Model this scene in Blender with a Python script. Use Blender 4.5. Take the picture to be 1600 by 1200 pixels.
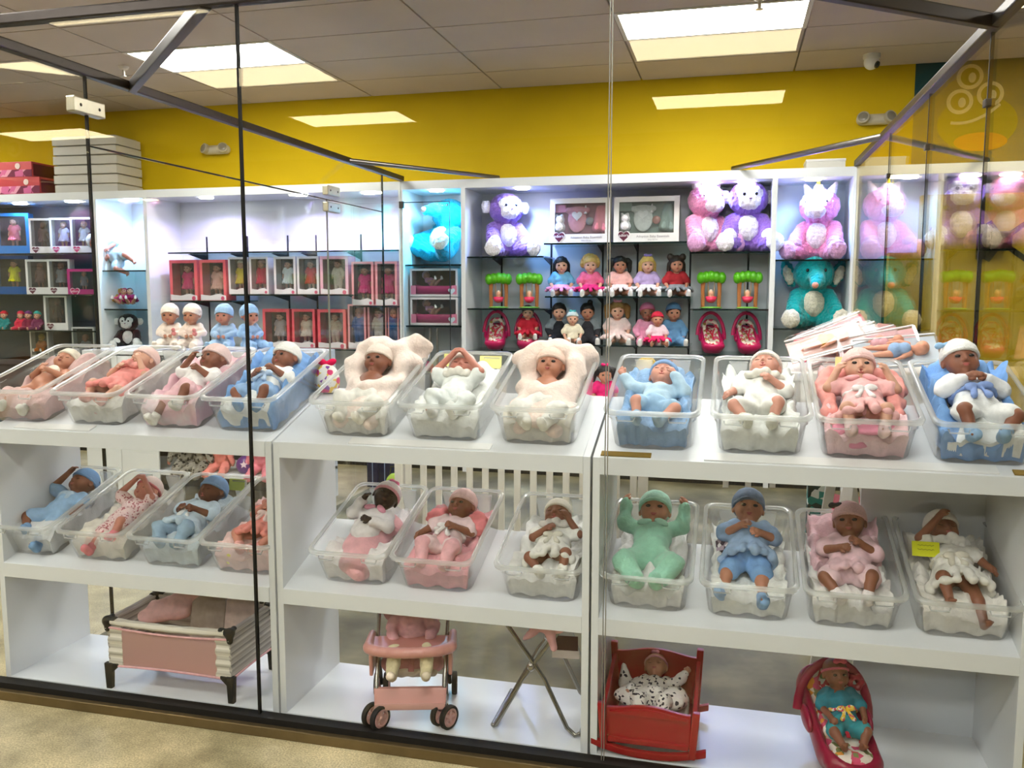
import bpy, bmesh, math, random
import numpy as np
from mathutils import Vector, Matrix, Euler

for o in list(bpy.data.objects):
    bpy.data.objects.remove(o)
SC = bpy.context.scene
COL = SC.collection
RAD = math.radians

# ------------------------------------------------------------------ camera
FPX, CAMZ, YAW, PITCH = 1345.0, 1.6, RAD(14.27), RAD(6.2)
cam_d = bpy.data.cameras.new('camera')
cam_d.sensor_width = 36.0
cam_d.lens = FPX / 1600.0 * 36.0
cam_d.clip_start = 0.05
cam = bpy.data.objects.new('camera', cam_d)
COL.objects.link(cam)
cam.location = (0, 0, CAMZ)
cam.rotation_euler = (math.pi / 2 - PITCH, 0, YAW)
SC.camera = cam
CAMR = Euler(cam.rotation_euler).to_matrix()

# ------------------------------------------------------------------ world, exposure
W = bpy.data.worlds.new('world')
SC.world = W
W.use_nodes = True
W.node_tree.nodes['Background'].inputs[0].default_value = (0.80, 0.82, 0.85, 1)
W.node_tree.nodes['Background'].inputs[1].default_value = 0.035
SC.view_settings.view_transform = 'Standard'
SC.view_settings.look = 'None'
SC.view_settings.exposure = 1.02
SC.view_settings.gamma = 1.0
SC.view_settings.use_curve_mapping = False
SC.cycles.transparent_max_bounces = 22
SC.cycles.max_bounces = 5
SC.cycles.diffuse_bounces = 2
SC.cycles.glossy_bounces = 2
SC.cycles.sample_clamp_indirect = 6.0
SC.cycles.caustics_reflective = False
SC.cycles.use_adaptive_sampling = True
SC.cycles.adaptive_threshold = 0.07
PANEL_E = 12.5      # radiance of the ceiling troffers
LED_W = 9.0         # watts of one cabinet puck light

# ------------------------------------------------------------------ helpers
def at(px, py, Y):
    """world point seen at pixel (px,py) of the 1600x1200 frame at depth plane Y"""
    v = CAMR @ Vector(((px - 800) / FPX, -(py - 600) / FPX, -1.0))
    t = Y / v.y
    return Vector((v.x * t, Y, CAMZ + v.z * t))

def lin(h):
    h = h.lstrip('#')
    c = [int(h[i:i + 2], 16) / 255 for i in (0, 2, 4)]
    return tuple(x / 12.92 if x <= 0.04045 else ((x + 0.055) / 1.055) ** 2.4 for x in c) + (1,)

_M = {}
KINDS = dict(  # rough, metallic, bump scale, bump strength, colour variation, noise scale, specular
    fab=(0.92, 0, 260, 0.25, 0.10, 40, 0.2), knit=(0.95, 0, 420, 0.6, 0.14, 300, 0.15), fur=(1.0, 0, 130, 1.0, 0.22, 110, 0.1),
    fleece=(0.98, 0, 120, 0.7, 0.10, 30, 0.1), skin=(0.45, 0, 0, 0, 0.08, 25, 0.4), hair=(0.5, 0, 220, 0.6, 0.25, 180, 0.5),
    pl=(0.28, 0, 0, 0, 0.0, 10, 0.5), matte=(0.7, 0, 0, 0, 0.05, 12, 0.3), card=(0.45, 0, 0, 0, 0.03, 8, 0.4),
    lam=(0.28, 0, 0, 0, 0.02, 3, 0.5), paint=(0.75, 0, 90, 0.08, 0.05, 1.5, 0.3), metal=(0.3, 1, 0, 0, 0.05, 20, 0.5),
    gloss=(0.08, 0, 0, 0, 0, 5, 0.6), rub=(0.65, 0, 0, 0, 0.0, 5, 0.3))

def m(kind, col, **kw):
    key = kind + col + str(sorted(kw.items()))
    if key in _M:
        return _M[key]
    r, me, bs, bst, var, ns, sp = KINDS[kind]
    mt = bpy.data.materials.new(kind + '_' + col.strip('#'))
    mt.use_nodes = True
    nt = mt.node_tree
    b = nt.nodes['Principled BSDF']
    b.inputs['Roughness'].default_value = kw.get('rough', r)
    b.inputs['Metallic'].default_value = me
    b.inputs['Specular IOR Level'].default_value = sp
    c = lin(col)
    b.inputs['Base Color'].default_value = c
    if kind in ('fur', 'fleece'):
        b.inputs['Sheen Weight'].default_value = 0.35
        b.inputs['Sheen Roughness'].default_value = 0.5
    if kind == 'skin':
        b.inputs['Subsurface Weight'].default_value = 0.0
    tc = nt.nodes.new('ShaderNodeTexCoord')
    if var:
        n = nt.nodes.new('ShaderNodeTexNoise')
        n.inputs['Scale'].default_value = ns
        n.inputs['Detail'].default_value = 3
        nt.links.new(tc.outputs['Object'], n.inputs['Vector'])
        rp = nt.nodes.new('ShaderNodeMapRange')
        rp.inputs[1].default_value, rp.inputs[2].default_value = 0.3, 0.7
        rp.inputs[3].default_value, rp.inputs[4].default_value = 1 - var, 1 + var
        nt.links.new(n.outputs['Fac'], rp.inputs[0])
        mx = nt.nodes.new('ShaderNodeVectorMath')
        mx.operation = 'SCALE'
        mx.inputs[0].default_value = c[:3]
        nt.links.new(rp.outputs[0], mx.inputs['Scale'])
        nt.links.new(mx.outputs[0], b.inputs['Base Color'])
    if bst:
        n2 = nt.nodes.new('ShaderNodeTexNoise')
        n2.inputs['Scale'].default_value = bs
        nt.links.new(tc.outputs['Object'], n2.inputs['Vector'])
        bp = nt.nodes.new('ShaderNodeBump')
        bp.inputs['Strength'].default_value = bst
        bp.inputs['Distance'].default_value = 0.004
        nt.links.new(n2.outputs['Fac'], bp.inputs['Height'])
        nt.links.new(bp.outputs[0], b.inputs['Normal'])
    _M[key] = mt
    return mt

def clear(name, tint='#f4faf7', f0=0.045, haze=0.0, haze_col='#ffffff', refl='#ffffff', rough=0.0):
    """clear sheet: transparent with Schlick reflection and a little surface haze (scuffs)"""
    if name in _M:
        return _M[name]
    mt = bpy.data.materials.new(name)
    mt.use_nodes = True
    nt = mt.node_tree
    nt.nodes.clear()
    out = nt.nodes.new('ShaderNodeOutputMaterial')
    ge = nt.nodes.new('ShaderNodeNewGeometry')
    dt = nt.nodes.new('ShaderNodeVectorMath'); dt.operation = 'DOT_PRODUCT'
    nt.links.new(ge.outputs['Incoming'], dt.inputs[0]); nt.links.new(ge.outputs['Normal'], dt.inputs[1])
    def mth(op, a, b=None):
        n = nt.nodes.new('ShaderNodeMath'); n.operation = op
        for i, v in enumerate((a, b)):
            if v is None: continue
            if isinstance(v, (int, float)): n.inputs[i].default_value = v
            else: nt.links.new(v, n.inputs[i])
        return n.outputs[0]
    x = mth('SUBTRACT', 1.0, mth('ABSOLUTE', dt.outputs['Value']))
    f = mth('ADD', mth('MULTIPLY', mth('POWER', x, 5.0), 1 - f0), f0)
    tr = nt.nodes.new('ShaderNodeBsdfTransparent'); tr.inputs[0].default_value = lin(tint)
    gl = nt.nodes.new('ShaderNodeBsdfGlossy'); gl.inputs['Roughness'].default_value = rough
    gl.inputs[0].default_value = lin(refl)
    mx = nt.nodes.new('ShaderNodeMixShader')
    nt.links.new(f, mx.inputs[0]); nt.links.new(tr.outputs[0], mx.inputs[1]); nt.links.new(gl.outputs[0], mx.inputs[2])
    last = mx.outputs[0]
    if haze:
        df = nt.nodes.new('ShaderNodeBsdfDiffuse'); df.inputs[0].default_value = lin(haze_col)
        tl = nt.nodes.new('ShaderNodeBsdfTranslucent'); tl.inputs[0].default_value = lin(haze_col)
        m0 = nt.nodes.new('ShaderNodeMixShader'); m0.inputs[0].default_value = 0.5
        nt.links.new(df.outputs[0], m0.inputs[1]); nt.links.new(tl.outputs[0], m0.inputs[2])
        m2 = nt.nodes.new('ShaderNodeMixShader'); m2.inputs[0].default_value = haze
        nt.links.new(last, m2.inputs[1]); nt.links.new(m0.outputs[0], m2.inputs[2])
        last = m2.outputs[0]
    nt.links.new(last, out.inputs[0])
    _M[name] = mt
    return mt

def emit(name, col, s):
    if name in _M: return _M[name]
    mt = bpy.data.materials.new(name); mt.use_nodes = True
    nt = mt.node_tree; nt.nodes.clear()
    o = nt.nodes.new('ShaderNodeOutputMaterial'); e = nt.nodes.new('ShaderNodeEmission')
    e.inputs[0].default_value = lin(col); e.inputs[1].default_value = s
    nt.links.new(e.outputs[0], o.inputs[0])
    _M[name] = mt
    return mt

def pattern(name, cols, scale, kind='voronoi', rough=0.8, axis=2):
    """flat print: voronoi flowers / spots or stripes in the given colours"""
    if name in _M: return _M[name]
    mt = bpy.data.materials.new(name); mt.use_nodes = True
    nt = mt.node_tree; b = nt.nodes['Principled BSDF']; b.inputs['Roughness'].default_value = rough
    tc = nt.nodes.new('ShaderNodeTexCoord')
    cr = nt.nodes.new('ShaderNodeValToRGB'); cr.color_ramp.interpolation = 'CONSTANT' if kind != 'noise' else 'LINEAR'
    el = cr.color_ramp.elements
    while len(el) < len(cols): el.new(0.5)
    for i, c in enumerate(cols):
        el[i].position = i / len(cols) if kind != 'noise' else 0.3 + 0.4 * i / max(1, len(cols) - 1)
        el[i].color = lin(c)
    if kind == 'voronoi':
        v = nt.nodes.new('ShaderNodeTexVoronoi'); v.inputs['Scale'].default_value = scale
        nt.links.new(tc.outputs['Object'], v.inputs['Vector'])
        sp = nt.nodes.new('ShaderNodeSeparateColor'); nt.links.new(v.outputs['Color'], sp.inputs[0])
        nt.links.new(sp.outputs[0], cr.inputs[0])
    elif kind == 'spots':
        v = nt.nodes.new('ShaderNodeTexVoronoi'); v.inputs['Scale'].default_value = scale
        nt.links.new(tc.outputs['Object'], v.inputs['Vector'])
        nt.links.new(v.outputs['Distance'], cr.inputs[0])
    elif kind == 'noise':
        v = nt.nodes.new('ShaderNodeTexNoise'); v.inputs['Scale'].default_value = scale; v.inputs['Detail'].default_value = 6
        nt.links.new(tc.outputs['Object'], v.inputs['Vector'])
        nt.links.new(v.outputs['Fac'], cr.inputs[0])
    else:
        sx = nt.nodes.new('ShaderNodeSeparateXYZ'); nt.links.new(tc.outputs['Object'], sx.inputs[0])
        mu = nt.nodes.new('ShaderNodeMath'); mu.operation = 'MULTIPLY'; mu.inputs[1].default_value = scale
        fr = nt.nodes.new('ShaderNodeMath'); fr.operation = 'FRACT'
        nt.links.new(sx.outputs[axis], mu.inputs[0]); nt.links.new(mu.outputs[0], fr.inputs[0]); nt.links.new(fr.outputs[0], cr.inputs[0])
    nt.links.new(cr.outputs[0], b.inputs['Base Color'])
    _M[name] = mt
    return mt

# ---- object bookkeeping
def tag(o, label=None, cat=None, group=None, kind=None):
    if label: o['label'] = label
    if cat: o['category'] = cat
    if group: o['group'] = group
    if kind: o['kind'] = kind
    return o

def TM(loc=(0, 0, 0), rz=0.0, rx=0.0, ry=0.0, s=1.0):
    return Matrix.Translation(Vector(loc)) @ Matrix.Rotation(rz, 4, 'Z') @ Matrix.Rotation(ry, 4, 'Y') @ Matrix.Rotation(rx, 4, 'X') @ Matrix.Scale(s, 4)

def thing(name, label, cat, mtx=None, group=None):
    o = bpy.data.objects.new(name, None)
    o.empty_display_size = 0.05
    COL.objects.link(o)
    if mtx is not None: o.matrix_world = mtx
    return tag(o, label, cat, group)

def add(name, mesh, mat=None, parent=None, mtx=None):
    o = bpy.data.objects.new(name, mesh)
    COL.objects.link(o)
    if mat is not None:
        if not mesh.materials: mesh.materials.append(mat)
        if mesh.materials[0] != mat:
            o.material_slots[0].link = 'OBJECT'
            o.material_slots[0].material = mat
    if parent is not None: o.parent = parent
    if mtx is not None: o.matrix_local = mtx
    return o

def npmesh(name, V, F, smooth=True):
    """V (n,3) array, F list/array of faces"""
    me = bpy.data.meshes.new(name)
    if isinstance(F, np.ndarray):
        n, k = F.shape
        me.vertices.add(len(V)); me.vertices.foreach_set('co', np.asarray(V, np.float32).ravel())
        me.loops.add(n * k); me.loops.foreach_set('vertex_index', F.astype(np.int32).ravel())
        me.polygons.add(n)
        me.polygons.foreach_set('loop_start', np.arange(0, n * k, k, dtype=np.int32))
        me.update(calc_edges=True)
    else:
        me.from_pydata([tuple(v) for v in V], [], F)
    me.polygons.foreach_set('use_smooth', [smooth] * len(me.polygons))
    me.update()
    return me

class MB:
    """collects simple solids into one mesh"""
    def __init__(s): s.v = []; s.f = []
    def _a(s, V, F):
        b = len(s.v); s.v += [tuple(x) for x in V]; s.f += [tuple(i + b for i in f) for f in F]; return s
    def box(s, x0, x1, y0, y1, z0, z1):
        return s._a([(x0, y0, z0), (x1, y0, z0), (x1, y1, z0), (x0, y1, z0), (x0, y0, z1), (x1, y0, z1), (x1, y1, z1), (x0, y1, z1)],
                    [(0, 3, 2, 1), (4, 5, 6, 7), (0, 1, 5, 4), (1, 2, 6, 5), (2, 3, 7, 6), (3, 0, 4, 7)])
    def hexa(s, P):  # 8 points: bottom ring 4, top ring 4
        return s._a(P, [(0, 3, 2, 1), (4, 5, 6, 7), (0, 1, 5, 4), (1, 2, 6, 5), (2, 3, 7, 6), (3, 0, 4, 7)])
    def bar(s, a, b, w, h, up=(0, 0, 1)):
        a, b = Vector(a), Vector(b); d = (b - a).normalized(); sd = d.cross(Vector(up))
        if sd.length < 1e-4: sd = d.cross(Vector((1, 0, 0)))
        sd.normalize(); u = sd.cross(d)
        P = []
        for p in (a, b):
            P += [p - sd * w / 2 - u * h / 2, p + sd * w / 2 - u * h / 2, p + sd * w / 2 + u * h / 2, p - sd * w / 2 + u * h / 2]
        return s.hexa(P)
    def loft(s, rings, cap0=True, cap1=True, closed=False):
        n = len(rings[0]); V = [p for r in rings for p in r]; F = []
        R = len(rings)
        for i in range(R if closed else R - 1):
            j = (i + 1) % R
            for k in range(n):
                k2 = (k + 1) % n
                F.append((i * n + k, i * n + k2, j * n + k2, j * n + k))
        if not closed:
            if cap0: F.append(tuple(range(n - 1, -1, -1)))
            if cap1: F.append(tuple((R - 1) * n + k for k in range(n)))
        return s._a(V, F)
    def tube(s, pts, r, n=8, closed=False, flat=1.0):
        P = [Vector(p) for p in pts]; rings = []
        N = len(P); prev = None
        for i, p in enumerate(P):
            if closed: d = P[(i + 1) % N] - P[i - 1]
            else: d = P[min(i + 1, N - 1)] - P[max(i - 1, 0)]
            d.normalize()
            if prev is None:
                u = Vector((0, 0, 1)) if abs(d.z) < 0.9 else Vector((1, 0, 0))
            else: u = prev
            u = (u - d * u.dot(d)).normalized(); prev = u; w = d.cross(u)
            rr = r[i] if isinstance(r, (list, tuple)) else r
            rings.append([p + u * (rr * flat * math.cos(2 * math.pi * k / n)) + w * (rr * math.sin(2 * math.pi * k / n)) for k in range(n)])
        return s.loft(rings, closed=closed)
    def lathe(s, prof, n=16, c=(0, 0, 0)):
        c = Vector(c)
        return s.loft([[c + Vector((max(r, 1e-4) * math.cos(2 * math.pi * k / n), max(r, 1e-4) * math.sin(2 * math.pi * k / n), z)) for k in range(n)] for r, z in prof])
    def ell(s, c, r, n=12, rows=8):
        c = Vector(c)
        return s.loft([[c + Vector((r[0] * max(math.sin(math.pi * i / rows), 0.02) * math.cos(2 * math.pi * k / n), r[1] * max(math.sin(math.pi * i / rows), 0.02) * math.sin(2 * math.pi * k / n), -r[2] * math.cos(math.pi * i / rows))) for k in range(n)] for i in range(rows + 1)])
    def prism(s, poly, t0, t1, axis='y'):
        def P(a, b, t): return (a, t, b) if axis == 'y' else ((t, a, b) if axis == 'x' else (a, b, t))
        n = len(poly)
        V = [P(a, b, t0) for a, b in poly] + [P(a, b, t1) for a, b in poly]
        F = [tuple(range(n)), tuple(range(2 * n - 1, n - 1, -1))] + [(k, k + n, (k + 1) % n + n, (k + 1) % n) for k in range(n)]
        return s._a(V, F)
    def xf(s, M):
        s.v = [tuple(M @ Vector(p)) for p in s.v]; return s
    def mesh(s, name='mesh', smooth=False, bev=0.0, seg=2):
        me = npmesh(name, s.v, s.f, smooth)
        bm = bmesh.new(); bm.from_mesh(me)
        bmesh.ops.recalc_face_normals(bm, faces=bm.faces)
        if bev:
            bmesh.ops.bevel(bm, geom=[e for e in bm.edges if e.is_manifold and e.calc_face_angle(0) > 0.6], offset=bev, segments=seg, affect='EDGES', profile=0.6, clamp_overlap=True)
        bm.to_mesh(me); bm.free()
        if smooth:
            try: me.set_sharp_from_angle(angle=RAD(50))
            except Exception: pass
        return me

def B(*a): return MB().box(*a)

# ---- organic shapes: smooth unions of round cones and ellipsoids, skinned by surface nets
def _nets(g, lo, h):
    ins = g < 0
    nx, ny, nz = g.shape
    cnt = np.zeros((nx - 1, ny - 1, nz - 1), np.int8)
    for i in (0, 1):
        for j in (0, 1):
            for k in (0, 1):
                cnt += ins[i:nx - 1 + i, j:ny - 1 + j, k:nz - 1 + k]
    act = (cnt > 0) & (cnt < 8)
    idx = np.argwhere(act)
    if len(idx) == 0: return np.zeros((0, 3)), np.zeros((0, 4), int)
    cid = np.full(act.shape, -1, np.int64); cid[act] = np.arange(len(idx))
    c = [(0, 0, 0), (1, 0, 0), (0, 1, 0), (1, 1, 0), (0, 0, 1), (1, 0, 1), (0, 1, 1), (1, 1, 1)]
    val = [g[idx[:, 0] + a, idx[:, 1] + b, idx[:, 2] + d] for a, b, d in c]
    acc = np.zeros((len(idx), 3)); num = np.zeros(len(idx))
    for e0, e1 in ((0, 1), (2, 3), (4, 5), (6, 7), (0, 2), (1, 3), (4, 6), (5, 7), (0, 4), (1, 5), (2, 6), (3, 7)):
        a, b = val[e0], val[e1]
        x = (a < 0) != (b < 0)
        t = np.where(x, a / np.where(x, a - b, 1), 0)
        p = np.array(c[e0]) + t[:, None] * (np.array(c[e1]) - np.array(c[e0]))
        acc += p * x[:, None]; num += x
    V = (idx + acc / num[:, None]) * h + lo
    Q = []
    for ax in range(3):
        s0 = [slice(None)] * 3; s1 = [slice(None)] * 3
        s0[ax] = slice(0, -1); s1[ax] = slice(1, None)
        a, b = ins[tuple(s0)], ins[tuple(s1)]
        x = a != b
        o1, o2 = (ax + 1) % 3, (ax + 2) % 3
        lim = [slice(None)] * 3; lim[o1] = slice(1, g.shape[o1] - 1); lim[o2] = slice(1, g.shape[o2] - 1)
        mk = np.zeros_like(x); mk[tuple(lim)] = True
        e = np.argwhere(x & mk)
        if len(e) == 0: continue
        d1 = np.zeros(3, int); d1[o1] = 1; d2 = np.zeros(3, int); d2[o2] = 1
        q = np.stack([cid[tuple((e - d1 - d2).T)], cid[tuple((e - d2).T)], cid[tuple(e.T)], cid[tuple((e - d1).T)]], 1)
        fl = ~a[tuple(e.T)]
        q[fl] = q[fl][:, ::-1]
        Q.append(q)
    return V, np.concatenate(Q)

class Sd:
    def __init__(s): s.ops = []
    def cone(s, a, b, ra, rb, k=0.006, cut=False):
        a, b = np.array(a, float), np.array(b, float); r = max(ra, rb)
        s.ops.append(('c', np.minimum(a, b) - r, np.maximum(a, b) + r, k, cut, (a, b, ra, rb))); return s
    def ball(s, c, r, k=0.006, cut=False): return s.cone(c, np.array(c, float) + 1e-6, r, r, k, cut)
    def ell(s, c, r, R=None, k=0.006, cut=False):
        c = np.array(c, float); r = np.array(r, float); R = np.eye(3) if R is None else np.array(R)
        ext = np.sqrt(((R * r[None, :]) ** 2).sum(1))
        s.ops.append(('e', c - ext, c + ext, k, cut, (c, r, R))); return s
    def path(s, pts, r, k=0.004):
        n = len(pts)
        for i in range(n - 1):
            r0 = r[i] if isinstance(r, (list, tuple)) else r; r1 = r[i + 1] if isinstance(r, (list, tuple)) else r
            s.cone(pts[i], pts[i + 1], r0, r1, k)
        return s
    def plane(s, p, n):   # keep the side n points away from
        n = np.array(n, float); n /= np.linalg.norm(n)
        s.ops.append(('p', None, None, 0, True, (np.array(p, float), n))); return s
    def shell(s, t): s.ops.append(('s', None, None, 0, True, t)); return s
    def mesh(s, h, fold=None, name='mesh'):
        bb = [o for o in s.ops if o[1] is not None and not o[4]]
        lo = np.min([o[1] for o in bb], 0) - 4 * h - 0.004; hi = np.max([o[2] for o in bb], 0) + 4 * h + 0.004
        n = np.ceil((hi - lo) / h).astype(int) + 1
        g = np.full(tuple(n), 0.5, np.float32)
        ax = [lo[i] + h * np.arange(n[i]) for i in range(3)]
        for t, l, u, k, cut, a in s.ops:
            if t == 's':
                g = np.abs(g) - a; continue
            if t == 'p':
                d = ((ax[0] - a[0][0])[:, None, None] * a[1][0] + (ax[1] - a[0][1])[None, :, None] * a[1][1] + (ax[2] - a[0][2])[None, None, :] * a[1][2])
                g = np.maximum(g, d).astype(np.float32); continue
            i0 = np.maximum(np.floor((l - k - 2.5 * h - lo) / h).astype(int), 0); i1 = np.minimum(np.ceil((u + k + 2.5 * h - lo) / h).astype(int) + 1, n)
            if (i1 <= i0).any(): continue
            sl = tuple(slice(i0[i], i1[i]) for i in range(3))
            X = ax[0][sl[0]][:, None, None]; Y = ax[1][sl[1]][None, :, None]; Z = ax[2][sl[2]][None, None, :]
            if t == 'c':
                p, q, ra, rb = a; d = q - p; L = (d * d).sum()
                tt = np.clip(((X - p[0]) * d[0] + (Y - p[1]) * d[1] + (Z - p[2]) * d[2]) / L, 0, 1)
                D = np.sqrt((X - p[0] - tt * d[0]) ** 2 + (Y - p[1] - tt * d[1]) ** 2 + (Z - p[2] - tt * d[2]) ** 2) - (ra + (rb - ra) * tt)
            else:
                c, r, R = a
                x, y, z = X - c[0], Y - c[1], Z - c[2]
                u1 = x * R[0, 0] + y * R[1, 0] + z * R[2, 0]; u2 = x * R[0, 1] + y * R[1, 1] + z * R[2, 1]; u3 = x * R[0, 2] + y * R[1, 2] + z * R[2, 2]
                k0 = np.sqrt((u1 / r[0]) ** 2 + (u2 / r[1]) ** 2 + (u3 / r[2]) ** 2); k1 = np.sqrt((u1 / r[0] ** 2) ** 2 + (u2 / r[1] ** 2) ** 2 + (u3 / r[2] ** 2) ** 2)
                D = k0 * (k0 - 1) / np.maximum(k1, 1e-6)
            G = g[sl]
            if cut:
                D = -D
                hh = np.maximum(k - np.abs(G - D), 0) / k
                g[sl] = np.maximum(G, D) + hh * hh * k * 0.25
            else:
                hh = np.maximum(k - np.abs(G - D), 0) / k
                g[sl] = np.minimum(G, D) - hh * hh * k * 0.25
        if fold:
            amp, fr, seed = fold
            rs = np.random.RandomState(seed)
            acc = 0
            for i in range(5):
                w = rs.normal(size=3); w *= fr * (0.6 + 0.8 * rs.rand()) / np.linalg.norm(w)
                acc = acc + np.sin(w[0] * ax[0][:, None, None] + w[1] * ax[1][None, :, None] + w[2] * ax[2][None, None, :] + 6.28 * rs.rand())
            g = g + amp * acc / 2.2
        V, Q = _nets(g, lo, h)
        return npmesh(name, V, Q, True)

def R3(rx=0, ry=0, rz=0):
    return np.array((Matrix.Rotation(rz, 3, 'Z') @ Matrix.Rotation(ry, 3, 'Y') @ Matrix.Rotation(rx, 3, 'X')))

def text(name, s, size, mat, parent, mtx, ext=0.0004):
    c = bpy.data.curves.new(name, 'FONT'); c.body = s; c.size = size; c.align_x = 'CENTER'; c.align_y = 'CENTER'; c.extrude = ext
    c.resolution_u = 2
    o = bpy.data.objects.new(name, c); COL.objects.link(o); c.materials.append(mat)
    if parent: o.parent = parent
    o.matrix_local = mtx
    dg = bpy.context.evaluated_depsgraph_get()
    me = bpy.data.meshes.new_from_object(o.evaluated_get(dg))
    bpy.data.objects.remove(o)
    return add(name, me, mat, parent, mtx)
FRONT = Matrix.Rotation(math.pi / 2, 4, 'X')   # text lying in XZ, facing -Y
# ================================================================== the setting
FLZ = -0.05
YG, YW, ZC = 2.76, 7.95, 3.46          # front glass, back wall, ceiling
XL, XR = -2.91, 0.93                   # side partitions
ZH = 2.6                               # header bars
YC = 7.40                              # cabinet fronts

# floor: mottled sealed concrete
fl_m = bpy.data.materials.new('sealed_concrete'); fl_m.use_nodes = True
nt = fl_m.node_tree; b_ = nt.nodes['Principled BSDF']
tc = nt.nodes.new('ShaderNodeTexCoord')
n1 = nt.nodes.new('ShaderNodeTexNoise'); n1.inputs['Scale'].default_value = 3.2; n1.inputs['Detail'].default_value = 8; n1.inputs['Roughness'].default_value = 0.65
n2 = nt.nodes.new('ShaderNodeTexNoise'); n2.inputs['Scale'].default_value = 160; n2.inputs['Detail'].default_value = 2
for n in (n1, n2): nt.links.new(tc.outputs['Object'], n.inputs['Vector'])
cr = nt.nodes.new('ShaderNodeValToRGB'); cr.color_ramp.elements[0].position = 0.32; cr.color_ramp.elements[1].position = 0.68
cr.color_ramp.elements[0].color = lin('#7a7152'); cr.color_ramp.elements[1].color = lin('#c2b48c')
nt.links.new(n1.outputs['Fac'], cr.inputs[0])
mr = nt.nodes.new('ShaderNodeMapRange'); mr.inputs[1].default_value = 0.3; mr.inputs[2].default_value = 0.7; mr.inputs[3].default_value = 0.62; mr.inputs[4].default_value = 1.38
nt.links.new(n2.outputs['Fac'], mr.inputs[0])
vm = nt.nodes.new('ShaderNodeVectorMath'); vm.operation = 'SCALE'
nt.links.new(cr.outputs[0], vm.inputs[0]); nt.links.new(mr.outputs[0], vm.inputs['Scale']); nt.links.new(vm.outputs[0], b_.inputs['Base Color'])
b_.inputs['Roughness'].default_value = 0.32
bp = nt.nodes.new('ShaderNodeBump'); bp.inputs['Strength'].default_value = 0.08; nt.links.new(n2.outputs['Fac'], bp.inputs['Height']); nt.links.new(bp.outputs[0], b_.inputs['Normal'])
tag(add('floor', B(-10.3, 5.6, -6, YW + 0.1, FLZ - 0.1, FLZ).mesh(), fl_m), 'mottled tan sealed concrete floor', None, None, 'structure')

tag(add('floor', B(XL, XR, YG + 0.03, YW, FLZ - 0.01, FLZ + 0.0015).mesh(), pattern('shop_floor', ['#3f3b29', '#655f45', '#8c8465'], 2.6, 'noise', 0.6)), 'darker concrete floor inside the glass enclosure', None, None, 'structure')  # separate slab in darker tones than the floor outside
yellow = m('paint', '#e0bc00')
tag(add('wall_back', B(-10.3, 1.42, YW, YW + 0.1, FLZ, ZC + 0.05).mesh(), yellow), 'bright yellow painted back wall above the cabinets', None, None, 'structure')
tag(add('wall_right', B(1.42, 5.6, YW, YW + 0.1, FLZ, ZC + 0.05).mesh(), m('paint', '#0d4a52')), 'dark teal painted wall section at the right', None, None, 'structure')
tag(add('wall_left', B(-10.3, -10.2, -6, YW, FLZ, ZC + 0.05).mesh(), m('paint', '#cdbf9a')), 'plain cream side wall at the far left', None, None, 'structure')
# yellow low partition in the neighbouring area, seen through the right glass
yp = tag(add('wall_partition', MB().box(1.15, 4.2, 6.0, 6.1, FLZ, 2.20).box(XR + 0.04, 1.15, 6.0, 6.1, FLZ, 1.84).mesh(), m('paint', '#cfae18')), 'low yellow partition wall seen through the right glass', None, None, 'structure')

# ceiling with lay-in tiles
GX, GY, PX, PY = -0.83, 6.03, 1.29, 0.65
ceil = tag(add('ceiling', B(-10.3, 5.6, -6, YW, ZC + 0.015, ZC + 0.1).mesh(), m('matte', '#8d7f72')), 'suspended tile ceiling with lay-in light panels', None, None, 'structure')
tile_m = m('paint', '#cbbcae', rough=0.9)
tile_me = B(0.007, PX - 0.007, 0.007, PY - 0.007, ZC, ZC + 0.02).mesh('ceiling_tile')
lights = set()
for cx in (-6, -3, 0, 3):
    for cy in (0, -3, -6, -9, -12, -15):
        if (cx == 3 and cy < -3) or (cx == -6 and -15 < cy < 0): continue
        lights.add((cx, cy))
frame_me = MB()
fr = frame_me
fr.box(0.0, PX, 0.0, 0.03, ZC - 0.006, ZC + 0.01).box(0.0, PX, PY - 0.03, PY, ZC - 0.006, ZC + 0.01).box(0.0, 0.03, 0.03, PY - 0.03, ZC - 0.006, ZC + 0.01).box(PX - 0.03, PX, 0.03, PY - 0.03, ZC - 0.006, ZC + 0.01)
fr = fr.mesh('frame'); df = B(0.03, PX - 0.03, 0.03, PY - 0.03, ZC - 0.003, ZC + 0.006).mesh('diffuser')
pan_m = emit('troffer_light', '#fffdf8', PANEL_E)
names = {(0, 0): 'wide ceiling light panel above the right half of the glass enclosure, nearest the yellow wall', (-3, 0): 'wide ceiling light panel over the left glass wall, nearest the yellow wall', (-6, 0): 'ceiling light panel at far left beyond the side glass wall'}
for ix in range(-8, 5):
    for iy in range(-17, 3):
        x, y = GX + ix * PX, GY + iy * PY
        if y > YW - 0.02: continue
        if (ix, iy) in lights:
            t = thing('ceiling_light', names.get((ix, iy), 'white ceiling light panel, %s row from the yellow wall, %s column' % (('first', 'second', 'third', 'fourth', 'fifth', 'sixth')[-iy // 3], {-6: 'far left', -3: 'left', 0: 'middle', 3: 'right'}[ix])), 'ceiling light', TM((x, y, 0)), 'ceiling light panels')
            add('frame', fr, m('matte', '#e4dfd4'), t); add('diffuser', df, pan_m, t)
        else:
            w = min(PY, YW - y)
            o = add('ceiling_tile', tile_me, tile_m, ceil); o.location = (x, y, 0)
            if w < PY: o.scale = (1, w / PY, 1)

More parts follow.
